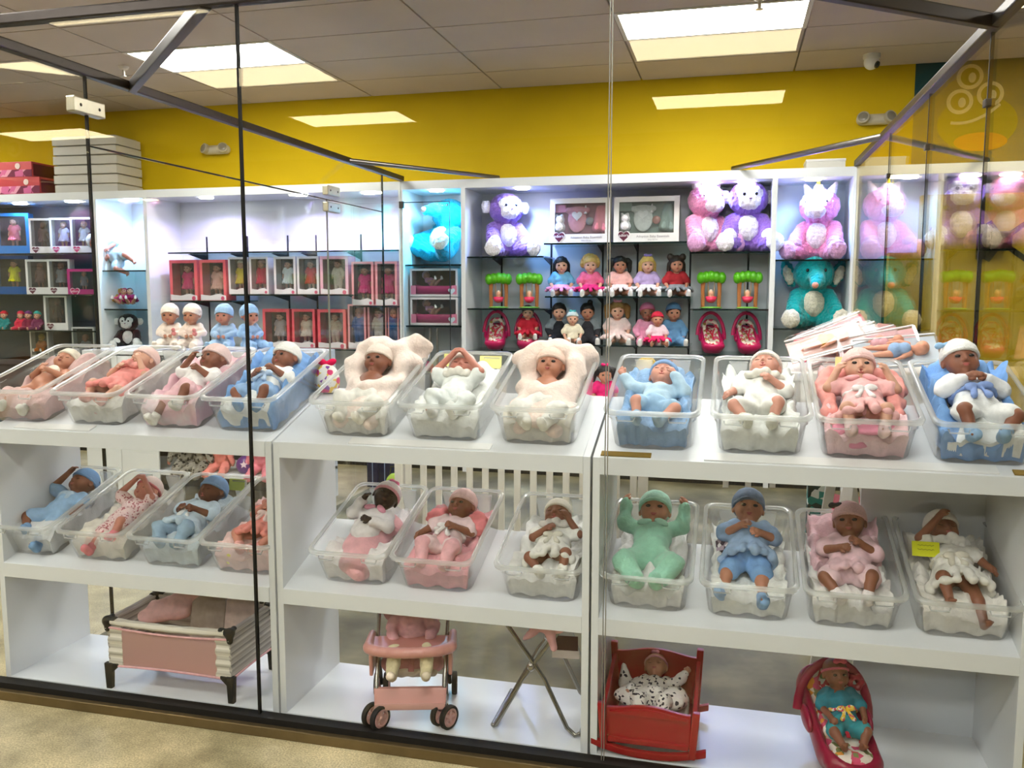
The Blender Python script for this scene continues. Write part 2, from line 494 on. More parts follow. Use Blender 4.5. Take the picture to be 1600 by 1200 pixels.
# ---- glass walls
glass = clear('shop_glass', '#fbfcfb', 0.019, 0.0, refl='#ffedc0')
steel = m('metal', '#8f8a84'); dark = m('metal', '#4b4642', rough=0.4); seal_d = m('rub', '#14120f'); seal_l = m('rub', '#9a978a')
w1 = tag(bpy.data.objects.new('window_1', None), 'front wall of clear frameless glass panes', None, None, 'structure'); COL.objects.link(w1)
def pane(par, *a): return add('glass_pane', B(*a).mesh(), glass, par)
JX = (-1.685, -0.385)
pane(w1, XL, JX[0] - 0.004, YG, YG + 0.012, 0.0, ZH - 0.02)
pane(w1, JX[0] + 0.004, JX[1] - 0.004, YG, YG + 0.012, 0.0, ZH - 0.02)
pane(w1, JX[1] + 0.004, XR, YG, YG + 0.012, 0.0, ZH - 0.02)
add('joint_seal', B(JX[0] - 0.004, JX[0] + 0.004, YG - 0.001, YG + 0.013, 0, ZH).mesh(), seal_d, w1)
add('joint_seal', MB().box(JX[1] - 0.005, JX[1] - 0.003, YG, YG + 0.012, 0, ZH).box(JX[1] + 0.003, JX[1] + 0.005, YG, YG + 0.012, 0, ZH).mesh(), seal_l, w1)
add('header_bar', MB().bar((XL - 0.02, YG + 0.006, ZH), (XR + 0.02, YG + 0.006, ZH), 0.045, 0.04).mesh(bev=0.006), dark, w1)
add('base_rail', B(XL - 0.6, XR + 0.4, YG - 0.045, YG + 0.03, FLZ, -0.012).mesh(bev=0.004), m('metal', '#857556', rough=0.45), w1)
add('gasket', B(XL - 0.6, XR + 0.4, YG - 0.02, YG + 0.03, -0.012, 0.012).mesh(), seal_d, w1)
w2 = tag(bpy.data.objects.new('window_2', None), 'left side wall of glass with a wide glass door', None, None, 'structure'); COL.objects.link(w2)
w3 = tag(bpy.data.objects.new('window_3', None), 'right side wall of glass mirroring the cabinets', None, None, 'structure'); COL.objects.link(w3)
T2 = 0.012
pane(w2, XL - T2, XL, YG + 0.02, 3.475, FLZ + 0.02, ZH - 0.02)
o = pane(w2, XL - T2, XL, 3.487, 5.915, FLZ + 0.02, 2.262); o.name = 'glass_door'
pane(w2, XL - T2, XL, 3.487, 6.965, 2.272, ZH - 0.02)
pane(w2, XL - T2, XL, 5.925, 6.965, FLZ + 0.02, 2.262)
pane(w2, XL - T2, XL, 6.977, YC, FLZ + 0.02, ZH - 0.02)
for y in (3.481, 6.971): add('joint_seal', B(XL - T2 - 0.001, XL + 0.001, y - 0.005, y + 0.005, FLZ, ZH).mesh(), seal_d, w2)
add('joint_seal', B(XL - T2, XL, 5.917, 5.923, FLZ, 2.262).mesh(), seal_l, w2)
add('joint_seal', B(XL - T2, XL, 3.487, 6.965, 2.264, 2.270).mesh(), seal_d, w2)
def patch(y, z):
    t = MB().box(XL - 0.03, XL + 0.018, y - 0.1, y + 0.1, z - 0.035, z + 0.035).mesh(bev=0.006)
    p = add('patch_fitting', t, m('metal', '#c9c2ac', rough=0.35), w2)
    for dy in (-0.06, 0.06):
        add('screw', MB().ell((XL + 0.019, y + dy, z), (0.003, 0.008, 0.008), 8, 4).mesh(smooth=True), dark, p)
patch(3.48, 2.44); patch(6.0, 2.335); patch(6.0, 2.215)
add('header_bar', MB().bar((XL, YG, ZH), (XL, YC + 0.02, ZH), 0.045, 0.045).mesh(bev=0.006), dark, w2)
j3 = (3.75, 4.81, 5.93)
ys = [YG + 0.02, *j3, YC]
for a, b in zip(ys[:-1], ys[1:]): pane(w3, XR, XR + T2, a + 0.004, b - 0.004, FLZ + 0.02, ZH - 0.02)
for y in j3:
    add('joint_seal', B(XR - 0.001, XR + T2 + 0.001, y - 0.005, y + 0.005, FLZ, ZH).mesh(), seal_d, w3)
    add('glass_clip', B(XR - 0.012, XR + T2 + 0.012, y - 0.02, y + 0.02, 2.30, 2.33).mesh(bev=0.004), dark, w3)
add('joint_seal', B(XR - 0.004, XR + T2 + 0.004, YC - 0.02, YC, FLZ, ZH).mesh(), m('rub', '#d8d8d8'), w3)
add('header_bar', MB().bar((XR, YG, ZH), (XR, YC + 0.02, ZH), 0.045, 0.045).mesh(bev=0.006), dark, w3)
def rod(par, a, b, r=0.018):
    add('brace_rod', MB().tube([a, b], r, 12).mesh(smooth=True), steel, par)
add('brace_bar', MB().bar((XL, 3.80, ZH), (-1.80, YG, ZH), 0.04, 0.05).mesh(bev=0.005), dark, w2)
rod(w2, (XL, 6.27, ZH), (-2.04, YC + 0.14, ZH))
add('brace_bar', MB().bar((XR, 3.70, ZH), (-0.28, YG, ZH), 0.04, 0.05).mesh(bev=0.005), dark, w3)
rod(w3, (XR, 6.17, ZH), (-0.02, YC + 0.08, ZH), 0.022)

# ---- small fixtures on wall and ceiling
def emergency(px, py, label):
    p = at(px, py, YW - 0.09)
    t = thing('emergency_light', label, 'emergency light', TM((p.x, YW - 0.001, p.z)))
    add('housing', Sd().cone((-0.11, -0.045, 0), (0.11, -0.045, 0), 0.045, 0.045, 0.01).plane((0, 0.0, 0), (0, 1, 0)).mesh(0.008), m('pl', '#cfc6ad'), t)
    for s in (-1, 1):
        h_ = add('lamp_head', MB().lathe([(0.035, 0), (0.05, 0.02), (0.052, 0.05), (0.045, 0.055)], 16).xf(TM((s * 0.09, -0.06, 0), rx=RAD(75), rz=s * 0.4)).mesh(smooth=True), m('pl', '#b9b098'), t)
        add('lens', MB().ell((0, 0, 0.055), (0.04, 0.04, 0.008), 14, 6).xf(TM((s * 0.09, -0.06, 0), rx=RAD(75), rz=s * 0.4)).mesh(smooth=True), m('gloss', '#8a8476'), h_)
emergency(334, 233, 'beige twin-head emergency light on the yellow wall at left')
emergency(1370, 185, 'beige twin-head emergency light on the yellow wall beside the teal section')
p = at(1362, 88, 7.55)
t = thing('dome_camera', 'white dome security camera on the ceiling before the yellow wall', 'camera', TM((p.x, 7.55, ZC)))
add('base', MB().lathe([(0.065, 0), (0.065, -0.03), (0.055, -0.04)], 20).mesh(smooth=True), m('pl', '#e9e6df'), t)
add('dome', Sd().ball((0, 0, -0.06), 0.058).mesh(0.008), m('pl', '#f0eee8'), t)
add('lens', MB().lathe([(0.028, 0), (0.026, 0.012), (0.001, 0.014)], 16).xf(TM((0.035, -0.028, -0.085), rx=RAD(115), rz=RAD(55))).mesh(smooth=True), m('gloss', '#15130f'), t)
def sprinkler(x, y, label):
    t = thing('sprinkler_head', label, 'sprinkler', TM((x, y, ZC)))
    add('escutcheon', MB().lathe([(0.045, 0), (0.035, -0.02), (0.018, -0.03)], 16).mesh(smooth=True), m('pl', '#e0d8cc'), t)
    add('stem', MB().tube([(0, 0, -0.02), (0, 0, -0.075)], 0.012, 10).mesh(smooth=True), m('metal', '#c9c4ba'), t)
    add('deflector', MB().lathe([(0.005, -0.072), (0.026, -0.078), (0.026, -0.082), (0.004, -0.084)], 14).mesh(smooth=True), m('metal', '#c9c4ba'), t)
def onceil(px, py):
    v = CAMR @ Vector(((px - 800) / FPX, -(py - 600) / FPX, -1.0)); t = (ZC - CAMZ) / v.z
    return v.x * t, v.y * t
sprinkler(*onceil(193, 104), 'white ceiling sprinkler above the corner brace at left')
sprinkler(*onceil(1187, -6), 'white ceiling sprinkler at the top of the right light panel')

# painted emblem on the teal wall: three ringed eyes over a smiling orange mouth
p = at(1528, 165, YW)
t = thing('wall_emblem', 'painted olive smiling emblem with three ringed eyes on the teal wall', 'emblem', TM((p.x, YW - 0.002, p.z)))
def disc(name, cx, cz, rx, rz, mat, par, y0, th=0.004, n=28, a0=0, a1=2 * math.pi):
    pl = [(cx + rx * math.cos(a0 + (a1 - a0) * k / n), cz + rz * math.sin(a0 + (a1 - a0) * k / n)) for k in range(n + (0 if a1 - a0 > 6.2 else 1))]
    return add(name, MB().prism(pl, y0 - th, y0).mesh(), mat, par)
S = 1 / 165
disc('face', 0, -0.14, 0.30, 0.22, m('paint', '#6f7a1a'), t, 0)
for i, (ex, ez) in enumerate(((-12, 38), (-23, 6), (14, 14))):
    e_ = disc('eye', ex * S, ez * S, 0.1, 0.1, m('paint', '#e6dcae'), t, -0.005)
    disc('iris', ex * S, ez * S, 0.07, 0.07, m('paint', '#5f6a20'), e_, -0.010)
    disc('glint', ex * S + 0.015, ez * S - 0.01, 0.028, 0.04, m('paint', '#e6dcae'), e_, -0.015)
add('smile', MB().tube([(-0.2 + 0.04 * k, -0.008, -0.17 + 0.09 * ((k - 4) / 6.0) ** 2 + 0.012 * k) for k in range(10)], 0.012, 6).mesh(smooth=True), m('paint', '#e6dcae'), t)
disc('mouth', 0.03, -0.29, 0.2, 0.075, m('paint', '#e08a16'), t, -0.005)

# black screen bracket on the yellow partition
p = at(1562, 377, 5.99)
t = thing('screen_bracket', 'black metal screen mount on the yellow partition', 'bracket', TM((p.x, 6.0, p.z)))
bk = m('metal', '#1a1512', rough=0.5)
add('wall_plate', B(-0.13, -0.05, -0.03, 0, -0.11, 0.11).mesh(bev=0.004), bk, t)
add('centre_plate', B(-0.06, 0.06, -0.05, -0.02, -0.06, 0.06).mesh(bev=0.004), bk, t)
for sx, sz in ((1, 1), (1, -1), (-0.5, 1), (-0.5, -1)):
    add('arm', MB().bar((0.05 * sx, -0.045, 0.045 * sz), (0.15 * sx, -0.045, 0.12 * sz), 0.012, 0.03).mesh(), bk, t)

# ================================================================== back cabinets
lamw = m('lam', '#e9ecef'); lamb = m('lam', '#dfe4ea')
shelf_g = clear('shelf_glass', '#b9cdcb', 0.05, 0.03, '#c8dede'); edge_m = m('gloss', '#10201f')
ZT, ZF = 2.50, 2.575
def led(par, x, y, col, w):
    add('puck_light', MB().lathe([(0.066, ZT), (0.066, ZT - 0.008), (0.06, ZT - 0.012)], 20, (x, y, 0)).mesh(smooth=True), emit('led_' + col, '#f2f8ff', 22), par)
    l = bpy.data.lights.new('puck_lamp', 'AREA'); l.shape = 'DISK'; l.size = 0.12; l.energy = w; l.color = lin(col)[:3]; l.spread = RAD(150)
    o = bpy.data.objects.new('puck_lamp', l); COL.objects.link(o); o.parent = par; o.location = (x, y, ZT - 0.02)
def cabinet(x0, x1, label, shelves, leds, col, strips=(), deck=0.12, kick=True, back='#e6e9ee', lw=1.0):
    t = thing('display_cabinet', label, 'cabinet')
    w = 0.02
    add('side_panel', B(x0, x0 + w, YC, YW - 0.005, FLZ, ZF).mesh(), lamw, t)
    add('side_panel', B(x1 - w, x1, YC, YW - 0.005, FLZ, ZF).mesh(), lamw, t)
    add('back_panel', B(x0 + w, x1 - w, YW - 0.02, YW - 0.005, FLZ, ZT).mesh(), m('lam', back, rough=0.35), t)
    add('top_panel', B(x0 + w, x1 - w, YC + 0.02, YW - 0.005, ZT, ZT + 0.02).mesh(), lamw, t)
    add('fascia', B(x0 + w, x1 - w, YC, YC + 0.02, ZT, ZF).mesh(), lamw, t)
    add('deck', B(x0 + w, x1 - w, YC, YW - 0.02, deck - 0.02, deck).mesh(), lamw, t)
    if kick: add('toe_kick', B(x0 + w, x1 - w, YC + 0.04, YC + 0.06, FLZ, deck - 0.02).mesh(), m('matte', '#1b1b1a'), t)
    for xs in strips:
        add('bracket_strip', B(xs - 0.008, xs + 0.008, YW - 0.026, YW - 0.02, 1.0, 2.15).mesh(), m('metal', '#33353a', rough=0.5), t)
    for (xa, xb, z) in shelves:
        s = add('glass_shelf', B(xa, xb, YC + 0.05, YW - 0.02, z - 0.012, z).mesh(), shelf_g, t)
        add('shelf_edge', B(xa, xb, YC + 0.044, YC + 0.05, z - 0.013, z + 0.001).mesh(), edge_m, s)
        for xs in strips:
            if xa < xs < xb:
                add('shelf_bracket', MB().prism([(YC + 0.2, z - 0.012), (YW - 0.03, z - 0.012), (YW - 0.03, z - 0.07)], xs - 0.004, xs + 0.004, 'x').mesh(), m('metal', '#30343a', rough=0.5), s)
    for (px, dy) in leds:
        x = at(px, 300, YC + dy).x
        led(t, x, YC + dy, col, LED_W * lw)
    return t
def zat(px, py, Y=YC): return at(px, py, Y).z
def xat(px, py=400, Y=YC): return at(px, py, Y).x
XB = [xat(-190), -6.165, -5.585, -2.92, -2.33, 0.315, XR + 0.0]
cabinet(XB[0], XB[1], 'white cabinet of boxed dolls on dark shelves at the far left', [(XB[0] + .02, XB[1] - .02, 1.98), (XB[0] + .02, XB[1] - .02, 1.56), (XB[0] + .02, XB[1] - .02, 1.19)], [(112, 0.1), (30, 0.15)], '#8fb6ff', back='#5b6270', lw=0.45)
cabinet(XB[1], XB[2], 'narrow blue-lit cabinet between the boxed-doll cabinet and the wide slatted one', [(XB[1] + .02, XB[2] - .02, 1.80), (XB[1] + .02, XB[2] - .02, 1.415)], [(205, 0.12)], '#a6d0ff', lw=1.0)
zr1, zr2 = zat(400, 460), zat(590, 478)
cabinet(XB[2], XB[3], 'wide white cabinet of red-boxed dolls behind the left glass wall', [(xat(258), XB[3] - .02, 1.97), (xat(258), xat(355), 1.50), (xat(355), xat(547), zr1), (xat(547), XB[3] - .02, zr2), (XB[2] + .02, XB[3] - .02, 1.05)], [(322, 0.12), (470, 0.12), (576, 0.12)], '#c9b8ff', [xat(p, 400, YW) for p in (326, 389, 452, 496, 566)], deck=0.2, lw=0.9)
cabinet(XB[3], XB[4], 'narrow cyan-lit cabinet holding the upside teal elephant', [(XB[3] + .02, XB[4] - .02, 1.834), (XB[3] + .02, XB[4] - .02, 1.28)], [(682, 0.1)], '#62cdff', lw=1.3)
c5 = cabinet(XB[4], XB[5], 'widest white cabinet of seated dolls and plush toys at centre back', [(XB[4] + .02, xat(848), 1.90), (xat(848), xat(1080), 2.01), (xat(1080), XB[5] - .02, 1.92), (XB[4] + .02, xat(850), 1.44), (xat(850), xat(1080), 1.55), (xat(1080), XB[5] - .02, 1.446), (XB[4] + .02, xat(850), 1.06), (xat(850), xat(1080), 1.128), (xat(1080), XB[5] - .02, 1.06)], [(816, 0.12), (1110, 0.16), (1165, 0.16)], '#86a8ff', [xat(p, 450, YW) for p in (785, 862, 942, 996, 1078, 1168)], lw=1.2)
cabinet(XB[5], XB[6], 'narrow blue-lit cabinet with pink unicorn over teal elephant', [(XB[5] + .02, XB[6] - .02, 1.851), (XB[5] + .02, XB[6] - .02, 1.289)], [(1270, 0.1)], '#7ab0ff', lw=1.0)
cabinet(XB[6] + 0.02, 3.0, 'white cabinet beyond the right glass wall', [(XB[6] + .04, 2.98, 1.85), (XB[6] + .04, 2.98, 1.289)], [(1420, 0.15)], '#9a90ff', lw=0.6)

# ================================================================== front display units with sloping shelves
TILT = RAD(18)
YF, YB = 2.82, 3.28
ZTOP, ZMID = 1.045, 0.487
def slope(z0, d=0.0): return z0 + d * math.tan(TILT)
def unit(x0, x1, label, backp=None):
    t = thing('display_unit', label, 'display shelf')
    zb = ZTOP + (YB - YF) * math.tan(TILT)
    for a, b in ((x0, x0 + 0.025), (x1 - 0.025, x1)):
        add('side_panel', MB().prism([(YF, FLZ + 0.002), (YB, FLZ + 0.002), (YB, zb - 0.0), (YF, ZTOP)], a, b, 'x').mesh(bev=0.0015), lamw, t)
    for n, z0 in (('top_shelf', ZTOP), ('middle_shelf', ZMID)):
        zb_ = z0 + (YB - YF) * math.tan(TILT)
        add(n, MB().prism([(YF - 0.002, z0 - 0.058), (YB, zb_ - 0.058), (YB, zb_ + 0.001), (YF - 0.002, z0 + 0.001)], x0 + 0.025, x1 - 0.025, 'x').mesh(bev=0.0015), lamw, t)
    add('bottom_board', B(x0 + 0.025, x1 - 0.025, YF, YB, FLZ + 0.002, 0.0).mesh(bev=0.0015), lamw, t)
    for xa, xb in (backp or []):
        add('back_panel', B(xa, xb, YB - 0.018, YB, 0.0, ZTOP + 0.08).mesh(), lamb, t)
    return t
UX = [-2.90, -1.632, -0.442, 0.905]
unit(UX[0], UX[1] - 0.004, 'white sloping display unit at left holding the grey and pink playpen')
unit(UX[1] + 0.004, UX[2] - 0.004, 'white sloping display unit in the middle holding the pink stroller')
unit(UX[2] + 0.004, UX[3], 'white sloping display unit at right holding the red cradle', [(0.47, UX[3] - 0.025)])
def slopeM(x, z0, d, up=0.0):
    """frame on a sloping shelf: d metres behind the front edge along the slope"""
    return Matrix.Translation(Vector((x, YF, z0))) @ Matrix.Rotation(TILT, 4, 'X') @ Matrix.Translation(Vector((0, d, up)))
def strip(pxa, pxb, py, label, col='lam', c='#f4f4f2', wd=0.045):
    xa, xb = xat(pxa, py, YF + 0.03), xat(pxb, py, YF + 0.03)
    tag(add('label_strip', B(-(xb - xa) / 2, (xb - xa) / 2, 0.008, 0.008 + wd, 0.002, 0.006).mesh(bev=0.001), m(col, c), None, slopeM((xa + xb) / 2, ZTOP, 0)), label, 'label strip')
strip(28, 145, 662, 'white blank label strip below the leftmost top bins')
strip(548, 768, 692, 'long white blank label strip on the middle unit top edge')
strip(940, 1018, 706, 'brown label strip beneath the bin of the blue knit-capped doll', 'matte', '#8f7433', 0.03)
strip(1582, 1640, 735, 'brown label strip at the far right of the top shelf', 'matte', '#8f7433', 0.03)
strip(1100, 1560, 722, 'very long white blank label strip along the right unit top edge', wd=0.05)
# ================================================================== baby dolls
SKIN = dict(tan='#c0846a', pink='#d99c88', light='#dba78e', brown='#8e5a45', dark='#6b3d2c', deep='#2a1713', rose='#c98472')
def V3(*a): return np.array(a, float)
ARMS = dict(  # elbow, wrist for the right side (+x); mirrored for -x
    cheek=(V3(.108, -.024, .096), V3(.078, -.056, .148)), chest=(V3(.084, -.018, .080), V3(.028, -.060, .092)), face=(V3(.096, -.022, .098), V3(.050, -.066, .150)), up=(V3(.098, -.004, .150), V3(.100, -.030, .215)),
    side=(V3(.090, -.005, .085), V3(.108, -.030, .035)), belly=(V3(.088, -.012, .080), V3(.036, -.066, .062)), lap=(V3(.086, -.010, .078), V3(.070, -.062, .030)),
    down=(V3(.078, .002, .078), V3(.088, -.010, .022)), cover=(V3(.092, -.045, .140), V3(.024, -.088, .205)), wide=(V3(.105, -.015, .118), V3(.140, -.045, .150)))
LEGS = dict(frog=(V3(.078, -.052, -.050), V3(.034, -.042, -.112)), straight=(V3(.042, -.014, -.088), V3(.046, -.004, -.165)), apart=(V3(.066, -.022, -.078), V3(.084, -.012, -.150)),
            sit=(V3(.056, -.088, -.004), V3(.070, -.165, -.018)), bent=(V3(.060, -.066, -.036), V3(.050, -.040, -.105)), stand=(V3(.034, 0, -.085), V3(.034, .002, -.165)))

class Baby:
    """joint layout of one doll: z up the body, face to -y, metres at scale 1 (about 42 cm)"""
    def __init__(s, arms=('chest', 'chest'), legs=('frog', 'frog'), head=(0, 0, 0), hc=(0, -0.008, 0.212), hs=1.0):
        s.hc = V3(*hc); s.R = R3(*[RAD(a) for a in head]); s.hs = hs
        s.J = []
        for sg, ar, lg in ((1, arms[0], legs[0]), (-1, arms[1], legs[1])):
            mx = V3(sg, 1, 1)
            e, w = (ARMS[ar] if isinstance(ar, str) else ar)
            k, a = (LEGS[lg] if isinstance(lg, str) else lg)
            s.J.append(dict(sg=sg, sh=V3(.050, 0, .132) * mx, el=e * mx, wr=w * mx, hip=V3(.032, -.002, -.004) * mx, kn=k * mx, an=a * mx))
    def h(s, x, y, z): return s.hc + s.R @ (V3(x, y, z) * s.hs)
    def head(s, d, eyes='open', mouth='closed'):
        q = s.hs; H = s.h; R = s.R
        d.ell(H(0, .008, .014), (.051 * q, .058 * q, .050 * q), R, .010)
        d.ell(H(0, -.012, -.012), (.044 * q, .040 * q, .045 * q), R, .016)
        for x in (-1, 1):
            d.ball(H(.023 * x, -.031, -.021), .0185 * q, .012)
        d.ball(H(0, -.041, -.043), .0105 * q, .012)
        for x in (-1, 1):                              # ears
            d.ell(H(.051 * x, .004, -.008), (.006 * q, .011 * q, .015 * q), R, .004)
            d.ell(H(.056 * x, -.001, -.007), (.004 * q, .006 * q, .009 * q), R, .003, cut=True)
            d.ell(H(.0195 * x, -.058, .003), (.0125 * q, .0105 * q, .0085 * q), R, .008, cut=True)   # sockets
            d.ell(H(.0195 * x, -.0445, .002), (.0105 * q, .0060 * q, .0070 * q), R, .003)            # lids
        d.cone(H(0, -.050, .004), H(0, -.058, -.011), .0042 * q, .0062 * q, .006)                    # nose
        for x in (-1, 1): d.ball(H(.0062 * x, -.053, -.0145), .0045 * q, .003)
        d.ell(H(0, -.049, -.0275), (.013 * q, .007 * q, .0075 * q), R, .006)
        if mouth == 'open': d.ell(H(0, -.058, -.0285), (.0065 * q, .007 * q, .005 * q), R, .003, cut=True)
    def arm(s, d, j, fingers=True):
        d.cone(j['sh'], j['el'], .0205, .0165, .010); d.cone(j['el'], j['wr'], .0168, .0112, .006)
        s.hand(d, j, fingers)
    def hand(s, d, j, fingers=True):
        u = j['wr'] - j['el']; u /= np.linalg.norm(u)
        n = V3(-j['sg'] * .55, .5, -.1); n -= u * n.dot(u); n /= np.linalg.norm(n)    # palm faces in and back
        sd = np.cross(u, n) * -j['sg']
        w = j['wr']
        d.cone(w, w + u * .016, .0102, .0115, .006)
        if not fingers:
            d.cone(w + u * .016, w + u * .034 + n * .006, .0115, .007, .005); return
        for i, L in enumerate((.85, 1.0, .95, .75)):
            b = w + u * .020 + sd * ((i - 1.5) * .0062)
            k = b + (u * .92 + n * .25) * .0115 * L + sd * (i - 1.5) * .0012
            d.cone(b, k, .0044, .0040, .003); d.cone(k, k + (u * .55 + n * .8) * .0105 * L, .0040, .0033, .002)
        t0 = w + u * .006 - sd * .0085
        t1 = t0 + (u * .7 - sd * .65 + n * .2) * .0135
        d.cone(t0, t1, .0050, .0045, .003); d.cone(t1, t1 + (u * .8 + n * .5) * .009, .0045, .0036, .002)
    def leg(s, d, j, toes=True):
        d.cone(j['hip'], j['kn'], .0285, .0225, .012); d.cone(j['kn'], j['an'], .0215, .0135, .007)
        s.foot(d, j, 0, toes)
    def foot(s, d, j, inf=0.0, toes=True):
        u = j['an'] - j['kn']; u /= np.linalg.norm(u)
        f = V3(j['sg'] * .15, -1, .25); f -= u * f.dot(u); f /= np.linalg.norm(f)
        a = j['an'] + u * .006
        d.cone(a - f * .006, a + f * .026 + u * .004, .0125 + inf, .0110 + inf, .006)
        if toes and not inf:
            sd = np.cross(f, u)
            for i in range(5):
                d.ball(a + f * (.036 - abs(i - 1.5) * .0015) + u * .004 + sd * ((i - 2) * .0052), .0042 if i else .0052, .002)
    def torso(s, d):
        d.ell((0, 0, .100), (.054, .040, .052), None, .02); d.ell((0, -.004, .035), (.054, .044, .052), None, .03)
        d.cone((0, .002, .130), s.hc + s.R @ V3(0, .01, -.03) * s.hs, .024, .022, .012)
    # ---- clothes: inflated limbs and trunk
    def cloth_torso(s, d, t=.006, low=.0):
        d.ell((0, 0, .100), (.054 + t, .040 + t, .050), None, .02); d.ell((0, -.004, .035 + low), (.054 + t, .044 + t, .052), None, .03)
    def sleeve(s, d, j, f=1.0, t=.006):
        if f <= 0.5:
            d.cone(j['sh'], j['sh'] + (j['el'] - j['sh']) * f * 2, .0205 + t, .0215 + t, .012)
        else:
            d.cone(j['sh'], j['el'], .0205 + t, .0175 + t, .012); d.cone(j['el'], j['el'] + (j['wr'] - j['el']) * (f - .5) * 2, .0175 + t, .0135 + t, .008)
    def trouser(s, d, j, f=1.0, t=.006):
        if f <= 0.5:
            d.cone(j['hip'], j['hip'] + (j['kn'] - j['hip']) * f * 2, .030 + t, .029 + t, .014)
        else:
            d.cone(j['hip'], j['kn'], .0285 + t, .0235 + t, .014); d.cone(j['kn'], j['kn'] + (j['an'] - j['kn']) * (f - .5) * 2, .0225 + t, .0165 + t, .008)
    def skirt(s, d, L=.09, w=.09, t=.006, fwd=-.02):
        d.ell((0, -.004, .06), (.056 + t, .044 + t, .045), None, .02)
        for a in range(14):
            th = 2 * math.pi * a / 14; c, q = math.cos(th), math.sin(th)
            d.cone((.040 * c, .034 * q, .055), (w * c, w * .72 * q + fwd, .055 - L), .014, .012 + .005 * (a % 2), .016)
    def hat(s, tilt=18, t=.005, drop=.0, point=0.0, k=1.0):
        d = Sd(); q = s.hs
        d.ell(s.h(0, .008, .014), ((.051 + t) * q, (.058 + t) * q, (.050 + t) * q * k), s.R, .01)
        if point: d.cone(s.h(0, .01, .05), s.h(.0, .03, .05 + point), .03 * q, .01 * q, .02)
        n = s.R @ R3(rx=RAD(-tilt)) @ V3(0, 0, -1)
        d.plane(s.h(0, -.028, .018 - drop), n)
        return d
    def cuff(s, tilt=18, t=.008, drop=.0, r=.006):
        d = Sd(); q = s.hs; Rt = R3(rx=RAD(-tilt)); p = []
        z0 = .018 - drop
        for i in range(25):
            a = 2 * math.pi * i / 24
            v = V3(.0525 * math.cos(a), .0605 * math.sin(a) + .008, 0)
            zz = z0 + (v[1] + .028) * -math.tan(RAD(tilt)) 
            sc = math.sqrt(max(.25, 1 - ((zz - .014) / .056) ** 2))
            p.append(s.h(v[0] * sc, .008 + (v[1] - .008) * sc, zz))
        return d.path(p, r * q, .004)
    def headband(s, tilt=20): return s.cuff(tilt, .008, -.004, .005)

EYE_ME = MB().ell((0, 0, 0), (.0088, .0045, .0056), 12, 8).mesh('eye', smooth=True)
IRIS_W = None
def face(bb, par, body, eyes='open', mouth='closed', brow='#5a3a2a', iris='#2a2320', lips='#b8605a'):
    """eyes, lashes, brows and lips as pieces of the body part"""
    R4 = Matrix(bb.R.tolist()).to_4x4(); q = bb.hs
    for x in (-1, 1):
        if eyes == 'open':
            p = bb.h(.0195 * x, -.0485, .002)
            add('eye', EYE_ME, m('gloss', iris), body, Matrix.Translation(Vector(p)) @ R4 @ Matrix.Scale(q, 4))
        else:
            pts = [bb.h(.0195 * x + .0095 * u, -.0500 + .0035 * u * u, -.0005 - .0032 * (1 - u * u)) for u in (-1, -.5, 0, .5, 1)]
            add('eyelash', MB().tube(pts, .0011 * q, 6).mesh(smooth=True), m('matte', '#3a2620'), body)
        pts = [bb.h(.0195 * x + .011 * u, -.0455 + .0045 * u * u, .0150 - .0028 * u * u) for u in (-1, -.5, 0, .5, 1)]
        add('eyebrow', MB().tube(pts, .0013 * q, 6).mesh(smooth=True), m('matte', brow), body)
    d = Sd()
    if mouth == 'open':
        for i in range(12):
            a, b = 2 * math.pi * i / 12, 2 * math.pi * (i + 1) / 12
            d.cone(bb.h(.0085 * math.cos(a), -.0535 + .003 * abs(math.cos(a)), -.0285 + .0062 * math.sin(a)), bb.h(.0085 * math.cos(b), -.0535 + .003 * abs(math.cos(b)), -.0285 + .0062 * math.sin(b)), .0024 * q, .0024 * q, .002)
        d.ell(bb.h(0, -.050, -.0285), (.006 * q, .003 * q, .004 * q), bb.R, .001)
    else:
        for x in (-1, 1): d.ell(bb.h(.0042 * x, -.0545, -.0252), (.0062 * q, .0035 * q, .0026 * q), bb.R, .002)
        d.ell(bb.h(0, -.0540, -.0298), (.0075 * q, .0038 * q, .0030 * q), bb.R, .001)
    add('lips', d.mesh(.0014), m('skin', lips), body)

def lying(binM, y, z, lean=8, turn=0, x=0.0, s=1.0, roll=0):
    """frame of a doll lying face up in a bin: pelvis at (x,y,z) of the bin"""
    lean *= .68; s *= .96
    return binM @ Matrix.Translation(Vector((x, y - .028, z + .004))) @ Matrix.Rotation(RAD(turn), 4, 'Z') @ Matrix.Rotation(RAD(lean), 4, 'X') @ Matrix.Rotation(RAD(-90), 4, 'X') @ Matrix.Rotation(RAD(roll), 4, 'Z') @ Matrix.Scale(s, 4)

